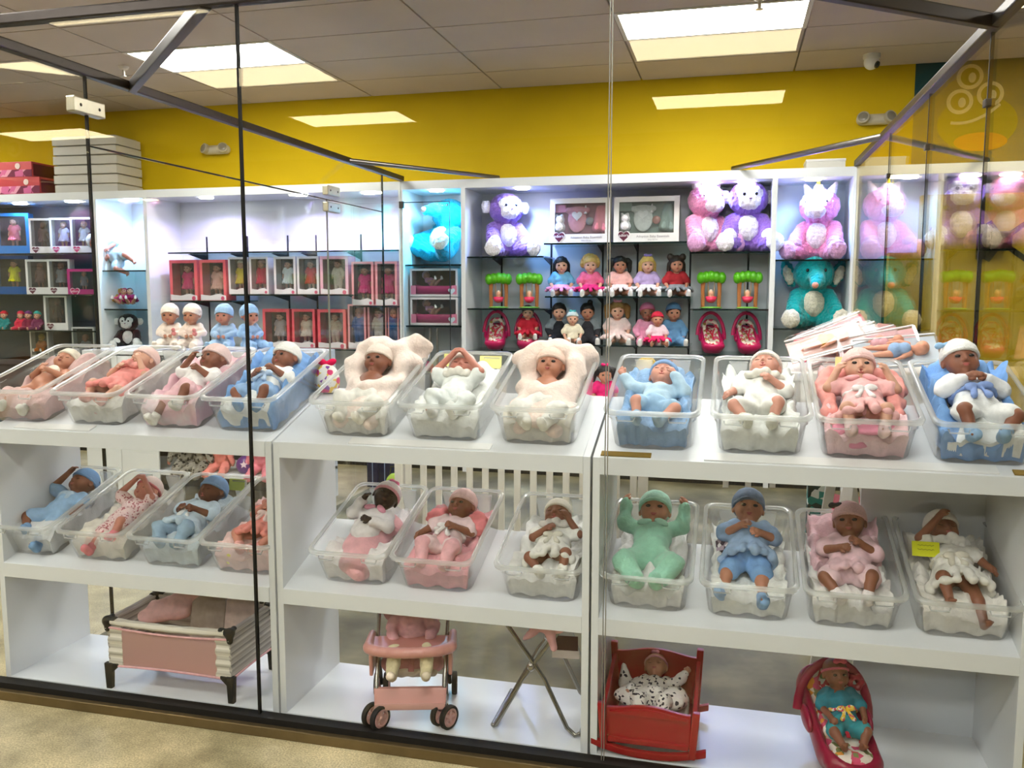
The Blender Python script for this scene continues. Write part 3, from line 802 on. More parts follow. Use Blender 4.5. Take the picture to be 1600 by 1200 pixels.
HB = .0030
def baby(label, mtx, skin, bb, wear=(), hat=None, eyes='open', mouth='closed', limbs='arms legs', hair=None, extra=None, bows=(), lips='#b25e58', group=None, h=HB):
    """doll thing: one continuous body mesh, clothes and hat as parts"""
    t = thing('baby_doll', label, 'doll', mtx, group)
    d = Sd(); bb.torso(d); bb.head(d, eyes, mouth)
    for j in bb.J:
        if 'arms' in limbs: bb.arm(d, j)
        elif 'hands' in limbs: bb.hand(d, j)
        if 'legs' in limbs: bb.leg(d, j)
    body = add('body', d.mesh(h), m('skin', SKIN.get(skin, skin)), t)
    face(bb, t, body, eyes, mouth, lips=lips)
    sd = 1
    for w in wear:
        kind, col = w[0], w[1]; mk = w[2] if len(w) > 2 else 'fab'; sd += 7
        mat = col if not isinstance(col, str) else m(mk, col)
        d = Sd(); nm = kind
        if kind == 'onesie':
            bb.cloth_torso(d, .009)
            for j in bb.J: bb.sleeve(d, j, 1.0, .007); bb.trouser(d, j, 1.0, .012); bb.foot(d, j, .008)
        elif kind == 'romper':
            bb.cloth_torso(d, .007)
            for j in bb.J: bb.sleeve(d, j, .38, .008); bb.trouser(d, j, .36, .008)
        elif kind == 'shirt':
            bb.cloth_torso(d, .006)
            d.plane((0, 0, .02), (0, 0, -1))
            for j in bb.J: bb.sleeve(d, j, .42, .008)
        elif kind == 'long_shirt':
            bb.cloth_torso(d, .007)
            for j in bb.J: bb.sleeve(d, j, .92, .007)
        elif kind == 'shorts':
            d.ell((0, -.004, .022), (.062, .051, .046), None, .02)
            for j in bb.J: bb.trouser(d, j, .36, .008)
        elif kind == 'trousers':
            d.ell((0, -.004, .022), (.062, .051, .046), None, .02)
            for j in bb.J: bb.trouser(d, j, .95, .007)
        elif kind == 'dress':
            bb.cloth_torso(d, .006); bb.skirt(d, .11, .095)
            for j in bb.J: bb.sleeve(d, j, .34, .010)
        elif kind == 'tunic':
            bb.cloth_torso(d, .008); bb.skirt(d, .075, .082)
            for j in bb.J: bb.sleeve(d, j, .42, .009)
        elif kind == 'bib':
            d.ell((0, -.030, .105), (.040, .018, .038), None, .01)
        elif kind == 'booties':
            for j in bb.J:
                d2 = Sd(); bb.foot(d2, j, .006); u = j['an'] - j['kn']; d2.cone(j['an'] - u * .22, j['an'], .0195, .0185, .006)
                add('bootie', d2.mesh(.0042, (.0012, 260, sd)), mat, t)
            continue
        elif kind == 'ruffle':
            rs = random.Random(sd)
            for i in range(22):
                a = 2 * math.pi * i / 22; r = .042 + .010 * (i % 2)
                d.ball((r * math.cos(a) * 1.15, -.008 + r * math.sin(a), .140 + .01 * rs.random() - .012 * (math.sin(a) < -.3)), .013 + .004 * rs.random(), .006)
        elif kind == 'sash':
            d.path([(.062 * math.cos(a), -.004 + .050 * math.sin(a), .062) for a in [2 * math.pi * i / 20 for i in range(21)]], .007, .003)
            for x in (-1, 1): d.ell((.020 * x, -.062, .062), (.022, .010, .012), R3(ry=.3 * x), .004); d.cone((.006 * x, -.060, .060), (.022 * x, -.066, .020), .006, .008, .004)
        elif kind == 'collar':
            for x in (-1, 1): d.ell((.026 * x, -.030, .138), (.026, .014, .012), R3(ry=.3 * x), .004)
        if kind != 'onesie' or True:
            if kind in ('shirt', 'romper', 'dress', 'tunic', 'long_shirt', 'onesie'):
                d.cone(bb.hc + bb.R @ V3(0, 0, -.012) * bb.hs, bb.hc + bb.R @ V3(0, -.035, -.02) * bb.hs, .047 * bb.hs, .040 * bb.hs, .006, cut=True)
        add(nm, d.mesh(.0044, (.0026, 150, sd)), mat, t)
    if hair:
        d = bb.hat(hair[1] if len(hair) > 1 else 30, .004, -.012)
        add('hair', d.mesh(.0045, (.0012, 300, 5)), m('hair', hair[0]), t)
    if hat:
        col, st = hat[0], hat[1]; mk = hat[2] if len(hat) > 2 else 'knit'
        hm = col if not isinstance(col, str) else m(mk, col)
        if st == 'band':
            ho = add('headband', bb.headband().mesh(.0034), hm, t)
        else:
            ho = add('hat', bb.hat(18 if st != 'low' else 28, .006, .004 if st == 'low' else 0, .05 if st == 'point' else 0, 1.06).mesh(.0042, (.0008, 200, 3)), hm, t)
            add('cuff', bb.cuff(18 if st != 'low' else 28, .009, .004 if st == 'low' else 0, .0062).mesh(.0042), hm if len(hat) < 4 else m(mk, hat[3]), ho)
    for (p, col, r) in bows:     # bow or pompom pinned on the head
        d = Sd()
        c = bb.h(*p)
        for x in (-1, 1): d.ell(c + bb.R @ V3(.75 * r * x, -.1 * r, 0), (r * .8, r * .45, r * .62), bb.R @ R3(ry=.35 * x), .003)
        d.ball(c, r * .42, .003)
        add('bow', d.mesh(.0042), m('fab', col), t)
    if extra: extra(t, bb)
    return t

# ================================================================== clear food-pan bins
def rrect(w, l, r, z, y0=0.0, n=5):
    P = []
    for cx, cy, a0 in ((w / 2 - r, l - r, 0), (-w / 2 + r, l - r, 90), (-w / 2 + r, r, 180), (w / 2 - r, r, 270)):
        for i in range(n):
            a = RAD(a0 + 90 * i / (n - 1)); P.append((cx + r * math.cos(a), y0 + cy + r * math.sin(a), z))
    return P
BW, BL, BH = .318, .510, .150
def _pan():
    out = [(.250, .435, .042, 0.0), (.262, .447, .045, .006), (.284, .472, .040, .112), (.292, .482, .036, .116), (.296, .488, .034, .146)]
    rings = [rrect(w, l, r, z, (.435 - l) / 2) for w, l, r, z in out]
    inn = [(w - .007, l - .007, max(r - .0035, .01), z if i else .0035) for i, (w, l, r, z) in enumerate(out)]
    rings += [rrect(w, l, r, max(z, .0035), (.435 - l) / 2) for w, l, r, z in reversed(inn)]
    body = MB().loft(rings, True, True).mesh('pan', smooth=True)
    prof = [(.289, .481, .146), (.289, .481, .152), (.300, .492, .1555), (BW - .006, BL - .006, .1545), (BW, BL, .150), (BW - .002, BL - .002, .140), (BW - .008, BL - .008, .139), (.298, .490, .146)]
    rim = MB().loft([rrect(w, l, .036, z, (.435 - l) / 2, 7) for w, l, z in prof], closed=True).mesh('rim', smooth=True)
    lug = MB()
    for x in (-.07, .07):
        lug.hexa([(x - .022, .436, .05), (x + .022, .436, .05), (x + .022, .446, .05), (x - .022, .446, .05), (x - .034, .446, .138), (x + .034, .446, .138), (x + .034, .458, .138), (x - .034, .458, .138)])
    hd = MB()
    for x in (-.085, .085):
        hd.tube([(x - .03, -.022, .128), (x - .026, -.030, .118), (x + .026, -.030, .118), (x + .03, -.022, .128)], .0028, 6)
    return body, rim, lug.mesh('stacking_lug', bev=.003), hd.mesh('lip', smooth=True)
PAN = _pan()
pan_body_m = clear('bin_plastic', '#fefefe', 0.03, 0.014, '#ffffff', rough=0.16); pan_rim_m = clear('bin_rim', '#fafcfb', 0.07, 0.26, '#ffffff')
BIN_BASE = .070
def make_bin(px, row, label):
    z0 = ZTOP if row == 0 else ZMID
    x = xat(px, 640 if row == 0 else 890, 2.81)
    M4 = slopeM(x, z0, BIN_BASE, 0.0015)
    t = thing('clear_bin', label, 'bin', M4, 'clear bins on the sloping shelves')
    add('pan', PAN[0], pan_body_m, t); add('rim', PAN[1], pan_rim_m, t)
    add('stacking_lug', PAN[2], pan_rim_m, t); add('lip', PAN[3], pan_rim_m, t)
    return M4

def sheet(fn, x0, x1, y0, y1, nx, ny, th=.004, pad=None):
    xs = np.linspace(x0, x1, nx); ys = np.linspace(y0, y1, ny)
    V = []
    for off in (0, -th):
        for j, y in enumerate(ys):
            for i, x in enumerate(xs):
                p = fn(x, y, i / (nx - 1), j / (ny - 1)); V.append((p[0], p[1], p[2] + off) if pad is None or off == 0 else (max(-.116, min(.116, p[0])) * (.93 + .05 * math.sin(70 * p[1])), max(.014 + .008 * math.sin(75 * p[0] + 40 * x0), min(.428, p[1])), pad))
    F = []
    N = nx * ny
    for j in range(ny - 1):
        for i in range(nx - 1):
            a = j * nx + i
            F.append((a, a + 1, a + nx + 1, a + nx)); F.append((N + a, N + a + nx, N + a + nx + 1, N + a + 1))
    for j in range(ny - 1):
        for i in (0, nx - 1):
            a = j * nx + i; F.append((a, a + nx, N + a + nx, N + a))
    for i in range(nx - 1):
        for j in (0, ny - 1):
            a = j * nx + i; F.append((a, a + 1, N + a + 1, N + a))
    mb = MB(); mb.v = V; mb.f = F
    return mb.mesh('cloth', smooth=True)
def crumple(seed, amp=.012, base=.046, edge=.065, sc=1.0, w=.122, y0=.008, y1=.44, head=.03, front=0.055, zmax=.158):
    """rumpled blanket lining a bin, edges rolled into soft pleats"""
    rs = np.random.RandomState(seed); K = [(rs.normal(size=2) * 24 * sc, rs.rand() * 6.28) for _ in range(6)]
    K2 = [(rs.normal(size=2) * 75 * sc, rs.rand() * 6.28) for _ in range(5)]
    ph = rs.rand(4) * 6.28
    def roll(q):                      # 0 inside, 1 on the rolled edge, dropping off at the very border
        return 0 if q < .5 else (math.sin((q - .5) / .36 * 1.5708) if q < .86 else math.cos((q - .86) / .14 * 1.2))
    def fn(x, y, u, v):
        n = sum(math.sin(k[0] * x + k[1] * y + p) for k, p in K) / 3
        n2 = sum(math.sin(k[0] * x + k[1] * y + p) for k, p in K2) / 2.4
        a = abs(2 * u - 1)
        pl = .010 * math.sin(48 * y + ph[0] + 2 * (u > .5)) + .006 * math.sin(103 * y + ph[1])
        pb = .010 * math.sin(52 * x + ph[2]) + .006 * math.sin(120 * x + ph[3])
        side = roll(a) * (edge * (.45 + .55 * min(1, v / .5)) + pl)
        bk = roll(max(0, v * 1.02)) * (head + .4 * edge + pb)
        fr = roll(1 - v) * (front + .6 * pb)
        z = base + amp * n + .006 * n2 + max(side, bk, fr) * (1 - .45 * roll(a) * roll(v * 1.02))
        z = max(.010, z if z < zmax * .6 else zmax * .6 + zmax * .4 * math.tanh((z - zmax * .6) / (zmax * .4)))
        taper = .117 + .016 * min(1, z / .11)
        xx = max(-taper, min(taper, x * (1 + .04 * n2)))
        yb = .432 + .012 * min(1, z / .11) + .35 * max(0, z - .155)
        taper += .35 * max(0, z - .155); xx = max(-taper, min(taper, x * (1 + .04 * n2 + 3 * max(0, z - .155))))
        return (xx, max(.006 - .012 * min(1, z / .11), min(yb, y + .006 * n2 + (.35 * max(0, z - .155) if v > .7 else 0))), z)
    return sheet(fn, -w, w, y0, y1, 44, 64, .006, .0055)
# ================================================================== the bins, their blankets and dolls
def blanket(M4, label, col, seed, mk='fleece', **kw):
    o = add('baby_blanket', crumple(seed, **kw), m(mk, col) if isinstance(col, str) else col, None, M4)
    return tag(o, label, 'blanket', 'blankets lining the bins')
def hood(M4, label, col, seed, fins=((.13, .40, .20), (-.12, .36, .18)), tip=None, h=.0062):
    """padded hooded wrap: a thick folded collar around the head, open down the front"""
    d = Sd()
    d.ell((0, .13, .070), (.115, .115, .062), None, .03)
    d.ell((0, .20, .095), (.105, .075, .058), None, .03)
    d.ell((0, .30, .080), (.122, .110, .070), None, .03)
    c = V3(0, .298, .150)
    R = R3(rx=RAD(46))                        # the collar ring frames the face
    for i in range(30):
        a = 2 * math.pi * i / 30
        wob = .008 * math.sin(5 * a + seed); lo = math.sin(a) < -.45
        p = c + R @ V3((.086 + wob) * math.cos(a), (.084 + wob) * math.sin(a) - .012 * lo, -.010 + .012 * math.sin(3 * a + seed) - .006 * lo)
        d.ball(p, (.030 if not lo else .021) + .006 * math.sin(4 * a + seed * 2) + .010 * (math.sin(a) > .2), .022)
    for f in fins:
        d.ell(V3(f[0] * .78, f[1], f[2] - .03), (.055, .028, .050), R3(ry=-.6 * (1 if f[0] > 0 else -1)), .03)
    if tip: d.ell(V3(tip[0] * .55, tip[1] - .055, tip[2] - .06), (.105, .024, .066), R3(ry=-.38), .03)
    for x in (-1, 1):                          # lapels crossing over the front
        d.cone((.090 * x, .24, .110), (.010 * x, .13, .135), .030, .022, .02)
        d.cone((.085 * x, .10, .075), (.06 * x, .02, .050), .034, .028, .03)
    d.ell(c + R @ V3(0, 0, .045), (.058, .060, .085), R, .016, cut=True)
    d.cone((0, .075, .165), (0, -.01, .100), .012, .026, .015, cut=True)
    o = add('hooded_blanket', d.mesh(h, (.0052, 80, seed)), m('fleece', col), None, M4)
    return tag(o, label, 'blanket')
def note(M4, x, y, z, col, label, rx=60, w=.07, hgt=.05, lines=0):
    t = thing('paper_note', label, 'note', M4 @ TM((x, y, z), rx=RAD(rx)))
    add('paper', B(-w / 2, w / 2, -hgt / 2, hgt / 2, 0, .0012).mesh(), m('card', col), t)
    for i in range(lines):
        zz = .012 - i * .014
        add('scribble', MB().tube([(-w * .3 + w * .6 * k / 12, zz + .0022 * math.sin(k * 2.3 + i), .0016) for k in range(13)], .0007, 4).mesh(), m('matte', '#6a6a20'), t)

def B_(arms=('chest', 'chest'), legs=('frog', 'frog'), head=(25, 0, 0), **k): return Baby(arms, legs, head, **k)

# ---------------- top shelf, from the left
M = make_bin(8, 0, 'clear plastic bin at the far left of the top shelf, with the bare doll')
blanket(M, 'dusty pink fleece blanket under the bare doll in white booties', '#d9b5b0', 1, head=.09, edge=.06, amp=.012)
baby('bare tan baby doll with cream bib, white cap and white booties', lying(M, .165, .078, 16, 0, .0, .95), 'tan', B_(('belly', 'chest'), ('straight', 'apart'), (18, 0, 12)), (('bib', '#efe3cf'), ('booties', '#f1efe6', 'knit')), ('#f1e7d4', 'beanie'), 'closed', lips='#8d3f38')
M = make_bin(127, 0, 'clear plastic bin with the doll in coral ruffles')
blanket(M, 'white fleece blanket under the doll in coral ruffles', '#eceae4', 2, edge=.05)
o = add('baby_blanket', Sd().ell((0, .06, .045), (.09, .05, .02), None, .01).ell((.03, .1, .06), (.06, .05, .025), None, .01).mesh(.006, (.006, 90, 4)), m('fleece', '#e2667f'), None, M); tag(o, 'hot pink folded blanket at the foot of the doll in coral ruffles', 'blanket')
baby('pink-skinned baby doll in coral ruffled dress and pale pink cap', lying(M, .16, .085, 22, -6, .02, .95), 'light', B_(('face', 'chest'), ('frog', 'bent'), (22, 0, -14)), (('dress', '#f19d96'), ('ruffle', '#f6a8a0'), ('collar', '#f8d9cf'), ('booties', '#efb9b4')), ('#f6d3cb', 'beanie'), 'open')
M = make_bin(246, 0, 'clear plastic bin with the brown doll wearing a grey hair bow')
blanket(M, 'pale pink and white blanket behind the doll with the grey hair bow', pattern('pinkwhite', ['#f6ecec', '#f3c6cf', '#eeb2c2'], 9, 'noise'), 3, edge=.10, head=.10, amp=.014)
baby('brown baby doll in white top and pink shorts with pale cap and grey bow', lying(M, .15, .088, 26, -8, .015, 1.0), 'brown', B_(('chest', 'face'), ('bent', 'straight'), (30, 0, -18)), (('shirt', '#f5efec'), ('shorts', '#eec3c8'), ('booties', '#f2efe8', 'knit')), ('#f4d7d2', 'beanie'), 'open', bows=(((-.045, -.02, .052), '#4a4a4e', .016),))
M = make_bin(367, 0, 'clear plastic bin overflowing with a blue blanket, beside the unit divider at left')
blanket(M, 'blue satin blanket rising behind the white-capped doll at left', '#86aee0', 4, 'fab', edge=.11, head=.12, amp=.014, zmax=.195)
blanket(M @ TM((0, 0, .012)), 'white plush lining under the white-capped doll at left', '#eef0ee', 24, edge=.05, head=.05, w=.10)
baby('brown baby doll in white cap, white top and blue bloomers on blue blanket', lying(M, .155, .095, 30, -6, .02, .98), 'brown', B_(('chest', 'belly'), ('bent', 'frog'), (32, 0, -12)), (('shirt', '#f6f6f4'), ('shorts', '#9fbfe6'), ('sash', '#bcd2ee'), ('booties', '#7fa9d8')), ('#f8f6f2', 'beanie'), 'open')
M = make_bin(541, 0, 'clear plastic bin with the cream hooded wrap that rises to a point')
hood(M, 'cream padded hooded wrap with a raised corner, first bin of the middle unit', '#fbe8dd', 3, ((-.13, .30, .17), (.14, .34, .17)), tip=(.16, .46, .235))
blanket(M, 'white lining under the cream hooded wrap with a raised corner', '#efece4', 25, edge=.03)
baby('brown-faced baby doll peering out of the cream wrap with a raised corner', lying(M, .135, .085, 36, 0, .0, 1.0), 'brown', B_(('chest', 'chest'), ('frog', 'bent'), (28, 0, -4)), (('trousers', '#f2efe6'), ('booties', '#f3efe4')), ('#f6e4d8', 'beanie'), 'open', limbs='legs')
M = make_bin(683, 0, 'clear plastic bin with the doll hiding its face behind its hands')
blanket(M, 'white fleece blanket under the doll hiding its face', '#f1f2ee', 6, edge=.06, head=.08)
baby('pink baby doll in white covering its face with its arms', lying(M, .155, .085, 20, 4, .0, .98), 'rose', B_(('cover', 'cover'), ('frog', 'bent'), (20, 0, 6)), (('romper', '#eff2ee'), ('ruffle', '#f2ede2'), ('trousers', '#edf2ef'), ('booties', '#f4f4f0')), ('#f3e2d8', 'beanie'), 'closed')
note(M, -.09, .43, .13, '#efe98f', 'yellow paper note at the left behind the doll hiding its face'); note(M, .065, .44, .12, '#f3ee9e', 'yellow paper note at the right behind the doll hiding its face', w=.09)
M = make_bin(832, 0, 'clear plastic bin with the peach hooded wrap, last on the middle unit')
hood(M, 'peach padded hooded wrap with a square back, last bin of the middle unit', '#fae4d7', 8, ((-.14, .36, .185), (.145, .40, .19)), tip=(.12, .45, .20))
blanket(M, 'grey-white lining folded under the peach hooded wrap', '#e7e2d6', 27, edge=.04, amp=.014)
baby('tan-faced baby doll looking out of the peach hooded wrap', lying(M, .135, .085, 34, 0, .0, 1.0), 'tan', B_(('belly', 'belly'), ('frog', 'frog'), (28, 0, 0)), (('trousers', '#f3f1ea'), ('booties', '#efece2')), ('#f4d6c6', 'beanie'), 'open', limbs='legs')
M = make_bin(1017, 0, 'clear plastic bin with the doll in the blue knit cap')
blanket(M, 'blue fleece blanket under the doll in the blue knit cap', '#8fb3da', 9, edge=.08, head=.05, amp=.015)
baby('pink baby doll in blue knit cap and pale blue top, mouth open, hand at chin', lying(M, .155, .080, 16, -4, .0, .98), 'pink', B_(('face', 'wide'), ('frog', 'bent'), (12, 0, 0)), (('long_shirt', '#bdd9ec'), ('shorts', '#a9cbe8'), ('booties', '#a8c8e2')), ('#8fb0dc', 'low'), 'closed', 'open')
M = make_bin(1190, 0, 'clear plastic bin with the sleeping doll all in white on white fleece')
blanket(M, 'thick white fleece blanket under the sleeping doll all in white', '#f3f5f1', 10, edge=.07, head=.06, base=.045)
baby('pink sleeping baby doll all in white with lace collar and bare knee', lying(M, .165, .095, 24, -6, .0, 1.02), 'pink', B_(('chest', 'side'), ('bent', 'frog'), (8, 0, -8)), (('shirt', '#f5f4ee'), ('ruffle', '#f4f1e6'), ('shorts', '#f4f3ec'), ('booties', '#f1f1e6', 'knit')), ('#f3e9e0', 'beanie'), 'closed', 'open')
M = make_bin(1362, 0, 'clear plastic bin with the doll nested in salmon-pink frills')
blanket(M, 'light pink plush blanket under the doll in salmon-pink frills', '#f6cfd3', 11, edge=.09, head=.08)
o = add('baby_blanket', Sd().ell((0, .055, .040), (.10, .045, .022), None, .02).ell((0, .05, .085), (.085, .04, .015), None, .01).cone((-.09, .05, .04), (-.085, .05, .085), .02, .018, .02).cone((.09, .05, .04), (.085, .05, .085), .02, .018, .02).mesh(.006, (.005, 80, 2)), m('fleece', '#ee8fab'), None, M); tag(o, 'bright pink rolled blanket at the feet of the doll in salmon frills', 'blanket')
def frill(t, bb):
    d = Sd(); rs = random.Random(5)
    for i in range(40):
        a = math.pi * (-.12 + 1.24 * i / 39); r = .10 + .022 * rs.random()
        d.ball((r * math.cos(a) * 1.1, .010 + .01 * rs.random(), .145 + r * .62 * math.sin(a)), .017 + .009 * rs.random(), .008)
    for x in (-1, 1):
        for i in range(9): d.ball((x * (.095 + .02 * rs.random()), .005, .13 - .016 * i), .020 + .006 * rs.random(), .008)
    add('frill', d.mesh(.0048, (.003, 170, 3)), m('fab', '#f7a9a2'), t)
baby('fair baby doll with pink cap in salmon-pink frills, hands beside its face', lying(M, .150, .095, 32, 0, .0, 1.02), 'light', B_(('cheek', 'cheek'), ('bent', 'bent'), (28, 0, 0)), (('dress', '#f5bdbb'), ('collar', '#f6b2b4'), ('sash', '#f3eeee'), ('booties', '#f4d6d6')), ('#f8d0cb', 'beanie'), 'open', 'open', extra=frill)
note(M, -.02, .445, .14, '#f2e79a', 'yellow paper note behind the doll in salmon-pink frills', w=.08)
M = make_bin(1552, 0, 'clear plastic bin at the far right of the top shelf, overflowing with blue blanket')
blanket(M, 'blue satin blanket rising behind the doll with the blue pompom', '#7ea9e0', 12, 'fab', edge=.12, head=.13, amp=.016, zmax=.205)
blanket(M @ TM((0, 0, .014)), 'white plush lining under the doll with the blue pompom', '#f3f5f3', 32, edge=.06, head=.06, w=.105, amp=.014)
baby('brown baby doll in white cap with blue pompom, hands folded over a white jacket', lying(M, .155, .105, 36, 6, .0, 1.1), 'brown', B_(('chest', 'chest'), ('frog', 'bent'), (26, 0, -4)), (('long_shirt', '#f4f6fa'), ('sash', '#8fa8e0'), ('shorts', '#f3f3f1'), ('booties', '#9dbfe2')), ('#f8f7f4', 'beanie'), 'open', bows=(((-.045, -.01, .050), '#9cc4ea', .018),))

# ---------------- middle shelf, from the left
M = make_bin(25, 1, 'clear plastic bin at the far left of the middle shelf, with the dark-haired doll')
blanket(M, 'white cloth under the dark-haired doll in a blue cap', '#dfe2e4', 41, edge=.03)
baby('brown baby doll with black hair and blue cap in a pale blue romper', lying(M, .18, .075, 22, -4, .02, 1.0), 'brown', B_(('side', 'cover'), ('straight', 'frog'), (20, 0, -14)), (('romper', '#9fc3e6'), ('bib', '#c2daee'), ('booties', '#7fa6cf')), ('#7fa6d4', 'beanie'), 'closed', hair=('#141010', 26))
M = make_bin(137, 1, 'clear plastic bin with the doll holding both hands over its forehead')
blanket(M, 'ivory cloth under the doll holding its forehead', '#e9e3d8', 42, edge=.04)
baby('rose baby doll in speckled pink bodysuit holding both hands to its forehead', lying(M, .165, .08, 20, -4, .02, .95), 'rose', B_(('cover', 'cover'), ('bent', 'straight'), (24, 0, -10)), (('romper', pattern('speckpink', ['#b96a72', '#f0d3d2', '#f3d9d6', '#f2d2d0', '#efcfce', '#f3dad8'], 150)), ('booties', '#e58a93')), ('#e9d3cb', 'beanie', 'knit', '#dd7f86'), 'closed')
M = make_bin(250, 1, 'clear plastic bin with the dark doll in the blue knit beanie, left unit')
blanket(M, 'pale blue-grey cloth under the dark doll in the blue beanie', '#c9d6de', 43, edge=.03)
baby('dark baby doll in blue knit beanie and pale blue suit', lying(M, .16, .085, 24, -6, .0, 1.0), 'dark', B_(('belly', 'belly'), ('bent', 'frog'), (28, 0, -12)), (('tunic', '#c3d6e4'), ('sash', '#eef0f0'), ('trousers', '#9cb8cf'), ('booties', '#7f9db6')), ('#7f9fc6', 'beanie'), 'closed', 'open')
note(M, .06, .44, .12, '#c9d46a', 'yellow-green paper note behind the dark doll in the blue beanie', w=.075)
M = make_bin(365, 1, 'clear plastic bin half hidden by the divider, with the coral doll')
blanket(M, 'pale pink cloth under the coral doll beside the divider', '#f0cdca', 44, edge=.04)
baby('rose baby doll in coral pink beside the left divider', lying(M, .16, .09, 24, -4, .03, 1.0), 'rose', B_(('face', 'chest'), ('frog', 'frog'), (24, 0, -6)), (('dress', '#f29a90'), ('ruffle', '#f3a89c'), ('sash', '#f4d9d2'), ('booties', '#f0b3ac')), ('#f4c2ba', 'beanie'), 'closed')
o = add('price_tag', Sd().ell((-.07, .02, .045), (.022, .010, .026), None, .004).mesh(.005), m('card', '#e6e21c'), None, M); tag(o, 'bright yellow round tag in the coral doll bin', 'tag')
M = make_bin(540, 1, 'clear plastic bin with the very dark doll in the pink swaddle')
d = Sd().ell((0, .15, .075), (.085, .13, .060), None, .03).ell((.02, .24, .10), (.095, .055, .045), None, .02).cone((-.02, .04, .055), (.02, .02, .045), .05, .04, .02)
tag(add('swaddle_blanket', d.mesh(.0058, (.0045, 70, 8)), m('fleece', '#efb4bb'), None, M), 'pink textured swaddle around the very dark doll', 'blanket')
blanket(M, 'white cloth under the pink swaddle', '#f3eeee', 45, edge=.02)
baby('very dark brown baby doll in white cap with pink bow, hand raised to chin', lying(M, .155, .100, 34, -14, -.01, 1.0), 'deep', B_(('belly', 'face'), ('straight', 'straight'), (8, 0, 34)), (('long_shirt', '#e7e2e2'), ('collar', '#f2a8bd')), ('#f2e8e8', 'beanie', 'knit', '#f0aebb'), 'open', limbs='arms', bows=(((.0, -.02, .066), '#ea7fa4', .016),), lips='#4a2420')
M = make_bin(670, 1, 'clear plastic bin with the pink-capped doll on coral tulle, middle shelf')
blanket(M, 'rose pink blanket under the doll on coral tulle', '#f1aeb6', 46, edge=.05, amp=.013)
def tulle(t, bb):
    d = Sd(); rs = random.Random(9)
    for x in (-1, 1):
        for i in range(16): d.ball((x * (.065 + .05 * rs.random()), .01 * rs.random(), .11 + .07 * rs.random()), .018 + .008 * rs.random(), .007)
    add('tulle_wrap', d.mesh(.005, (.003, 170, 4)), m('fab', '#f38f95'), t)
baby('rose baby doll in pink and white suit with white sash and pale pink cap', lying(M, .16, .09, 26, -6, .0, 1.0), 'brown', B_(('belly', 'side'), ('bent', 'bent'), (26, 0, -8)), (('romper', '#f1d5d6'), ('trousers', '#f2b9bf'), ('sash', '#f6f2f0'), ('booties', '#f4bfc6')), ('#f5cfcb', 'beanie'), 'open', extra=tulle)
M = make_bin(838, 1, 'clear plastic bin with the laughing dark doll in white satin')
blanket(M, 'white cloth trailing under the laughing dark doll', '#efeeea', 47, edge=.03, amp=.014)
baby('dark laughing baby doll in white satin dress and cream cap', lying(M, .165, .085, 22, 4, .02, .97), 'brown', B_(('face', 'chest'), ('bent', 'frog'), (16, 0, -10)), (('dress', '#eeece4'), ('ruffle', '#f2ede6'), ('sash', '#dcd8c8'), ('booties', '#f0eee6')), ('#f0e9db', 'beanie'), 'closed', 'open')
M = make_bin(1008, 1, 'clear plastic bin with the doll in the mint green sleepsuit')
blanket(M, 'crumpled white cloth under the mint green doll', '#f1efec', 48, edge=.05, amp=.016)
baby('tan baby doll in mint green sleepsuit and cap, both hands raised', lying(M, .165, .100, 24, 0, .0, 1.12), 'tan', B_(('up', 'up'), ('frog', 'frog'), (26, 0, 0)), (('onesie', '#a3dcc2', 'fleece'), ('collar', '#b4e4d0')), ('#b2e2ce', 'low', 'fleece'), 'open')
M = make_bin(1171, 1, 'clear plastic bin with the doll in the blue romper with bare legs')
blanket(M, 'white plush lining under the doll in the blue romper', '#f3f4ef', 49, edge=.07, head=.05, base=.04)
baby('tan baby doll in grey-blue beanie and sky blue romper, bare legs stretched', lying(M, .205, .110, 28, 0, .0, 1.08), 'tan', B_(('belly', 'chest'), ('straight', 'apart'), (30, 0, 4)), (('tunic', '#9db9dc'), ('shorts', '#82aee0'), ('booties', '#8fb6e2')), ('#7c8ea8', 'low'), 'open', hair=('#3a2018', 22))
tag(add('photo_card', B(-.024, .024, -.003, .003, -.03, .03).mesh(), pattern('photocard', ['#f2f0f2', '#4a3a4e', '#b8a6b2', '#2a2430'], 60), None, M @ TM((-.085, .235, .115), rx=RAD(-45), ry=-.2)), 'small photo card beside the doll in the blue romper', 'card')
M = make_bin(1340, 1, 'clear plastic bin with the brown doll in the pink wrap dress')
blanket(M, 'white fur lining under the brown doll in pink', '#f0eeea', 50, edge=.05)
blanket(M @ TM((0, .02, .012)), 'pale pink blanket behind the brown doll in pink', '#f3c9d2', 51, edge=.09, head=.12, w=.115, y0=.18)
baby('brown baby doll in pale pink wrap dress, grey hair bow and white socks', lying(M, .160, .105, 32, -4, .0, 1.05), 'brown', B_(('chest', 'belly'), ('bent', 'frog'), (30, 0, -10)), (('tunic', '#f3ccd4'), ('shorts', '#f4d3da'), ('booties', '#f6efee', 'knit')), ('#f0c5c8', 'beanie'), 'open', bows=(((-.04, -.02, .055), '#4a484c', .017),))
M = make_bin(1522, 1, 'clear plastic bin at the far right of the middle shelf, with the yellow sticky note')
blanket(M, 'white satin cloth under the doll shading its eyes', '#f1ede6', 52, edge=.06, head=.06, amp=.015)
baby('brown baby doll in white shading its eyes with one arm', lying(M, .19, .095, 26, 4, .0, 1.02), 'brown', B_(('side', 'cover'), ('straight', 'bent'), (20, 0, 8)), (('dress', '#efece4'), ('sash', '#dcd6c6'), ('ruffle', '#f2efea')), ('#efe8e0', 'beanie'), 'closed')
note(M, -.085, .235, .165, '#e4e80c', 'bright yellow sticky note over the doll shading its eyes', rx=48, w=.085, hgt=.05, lines=2)
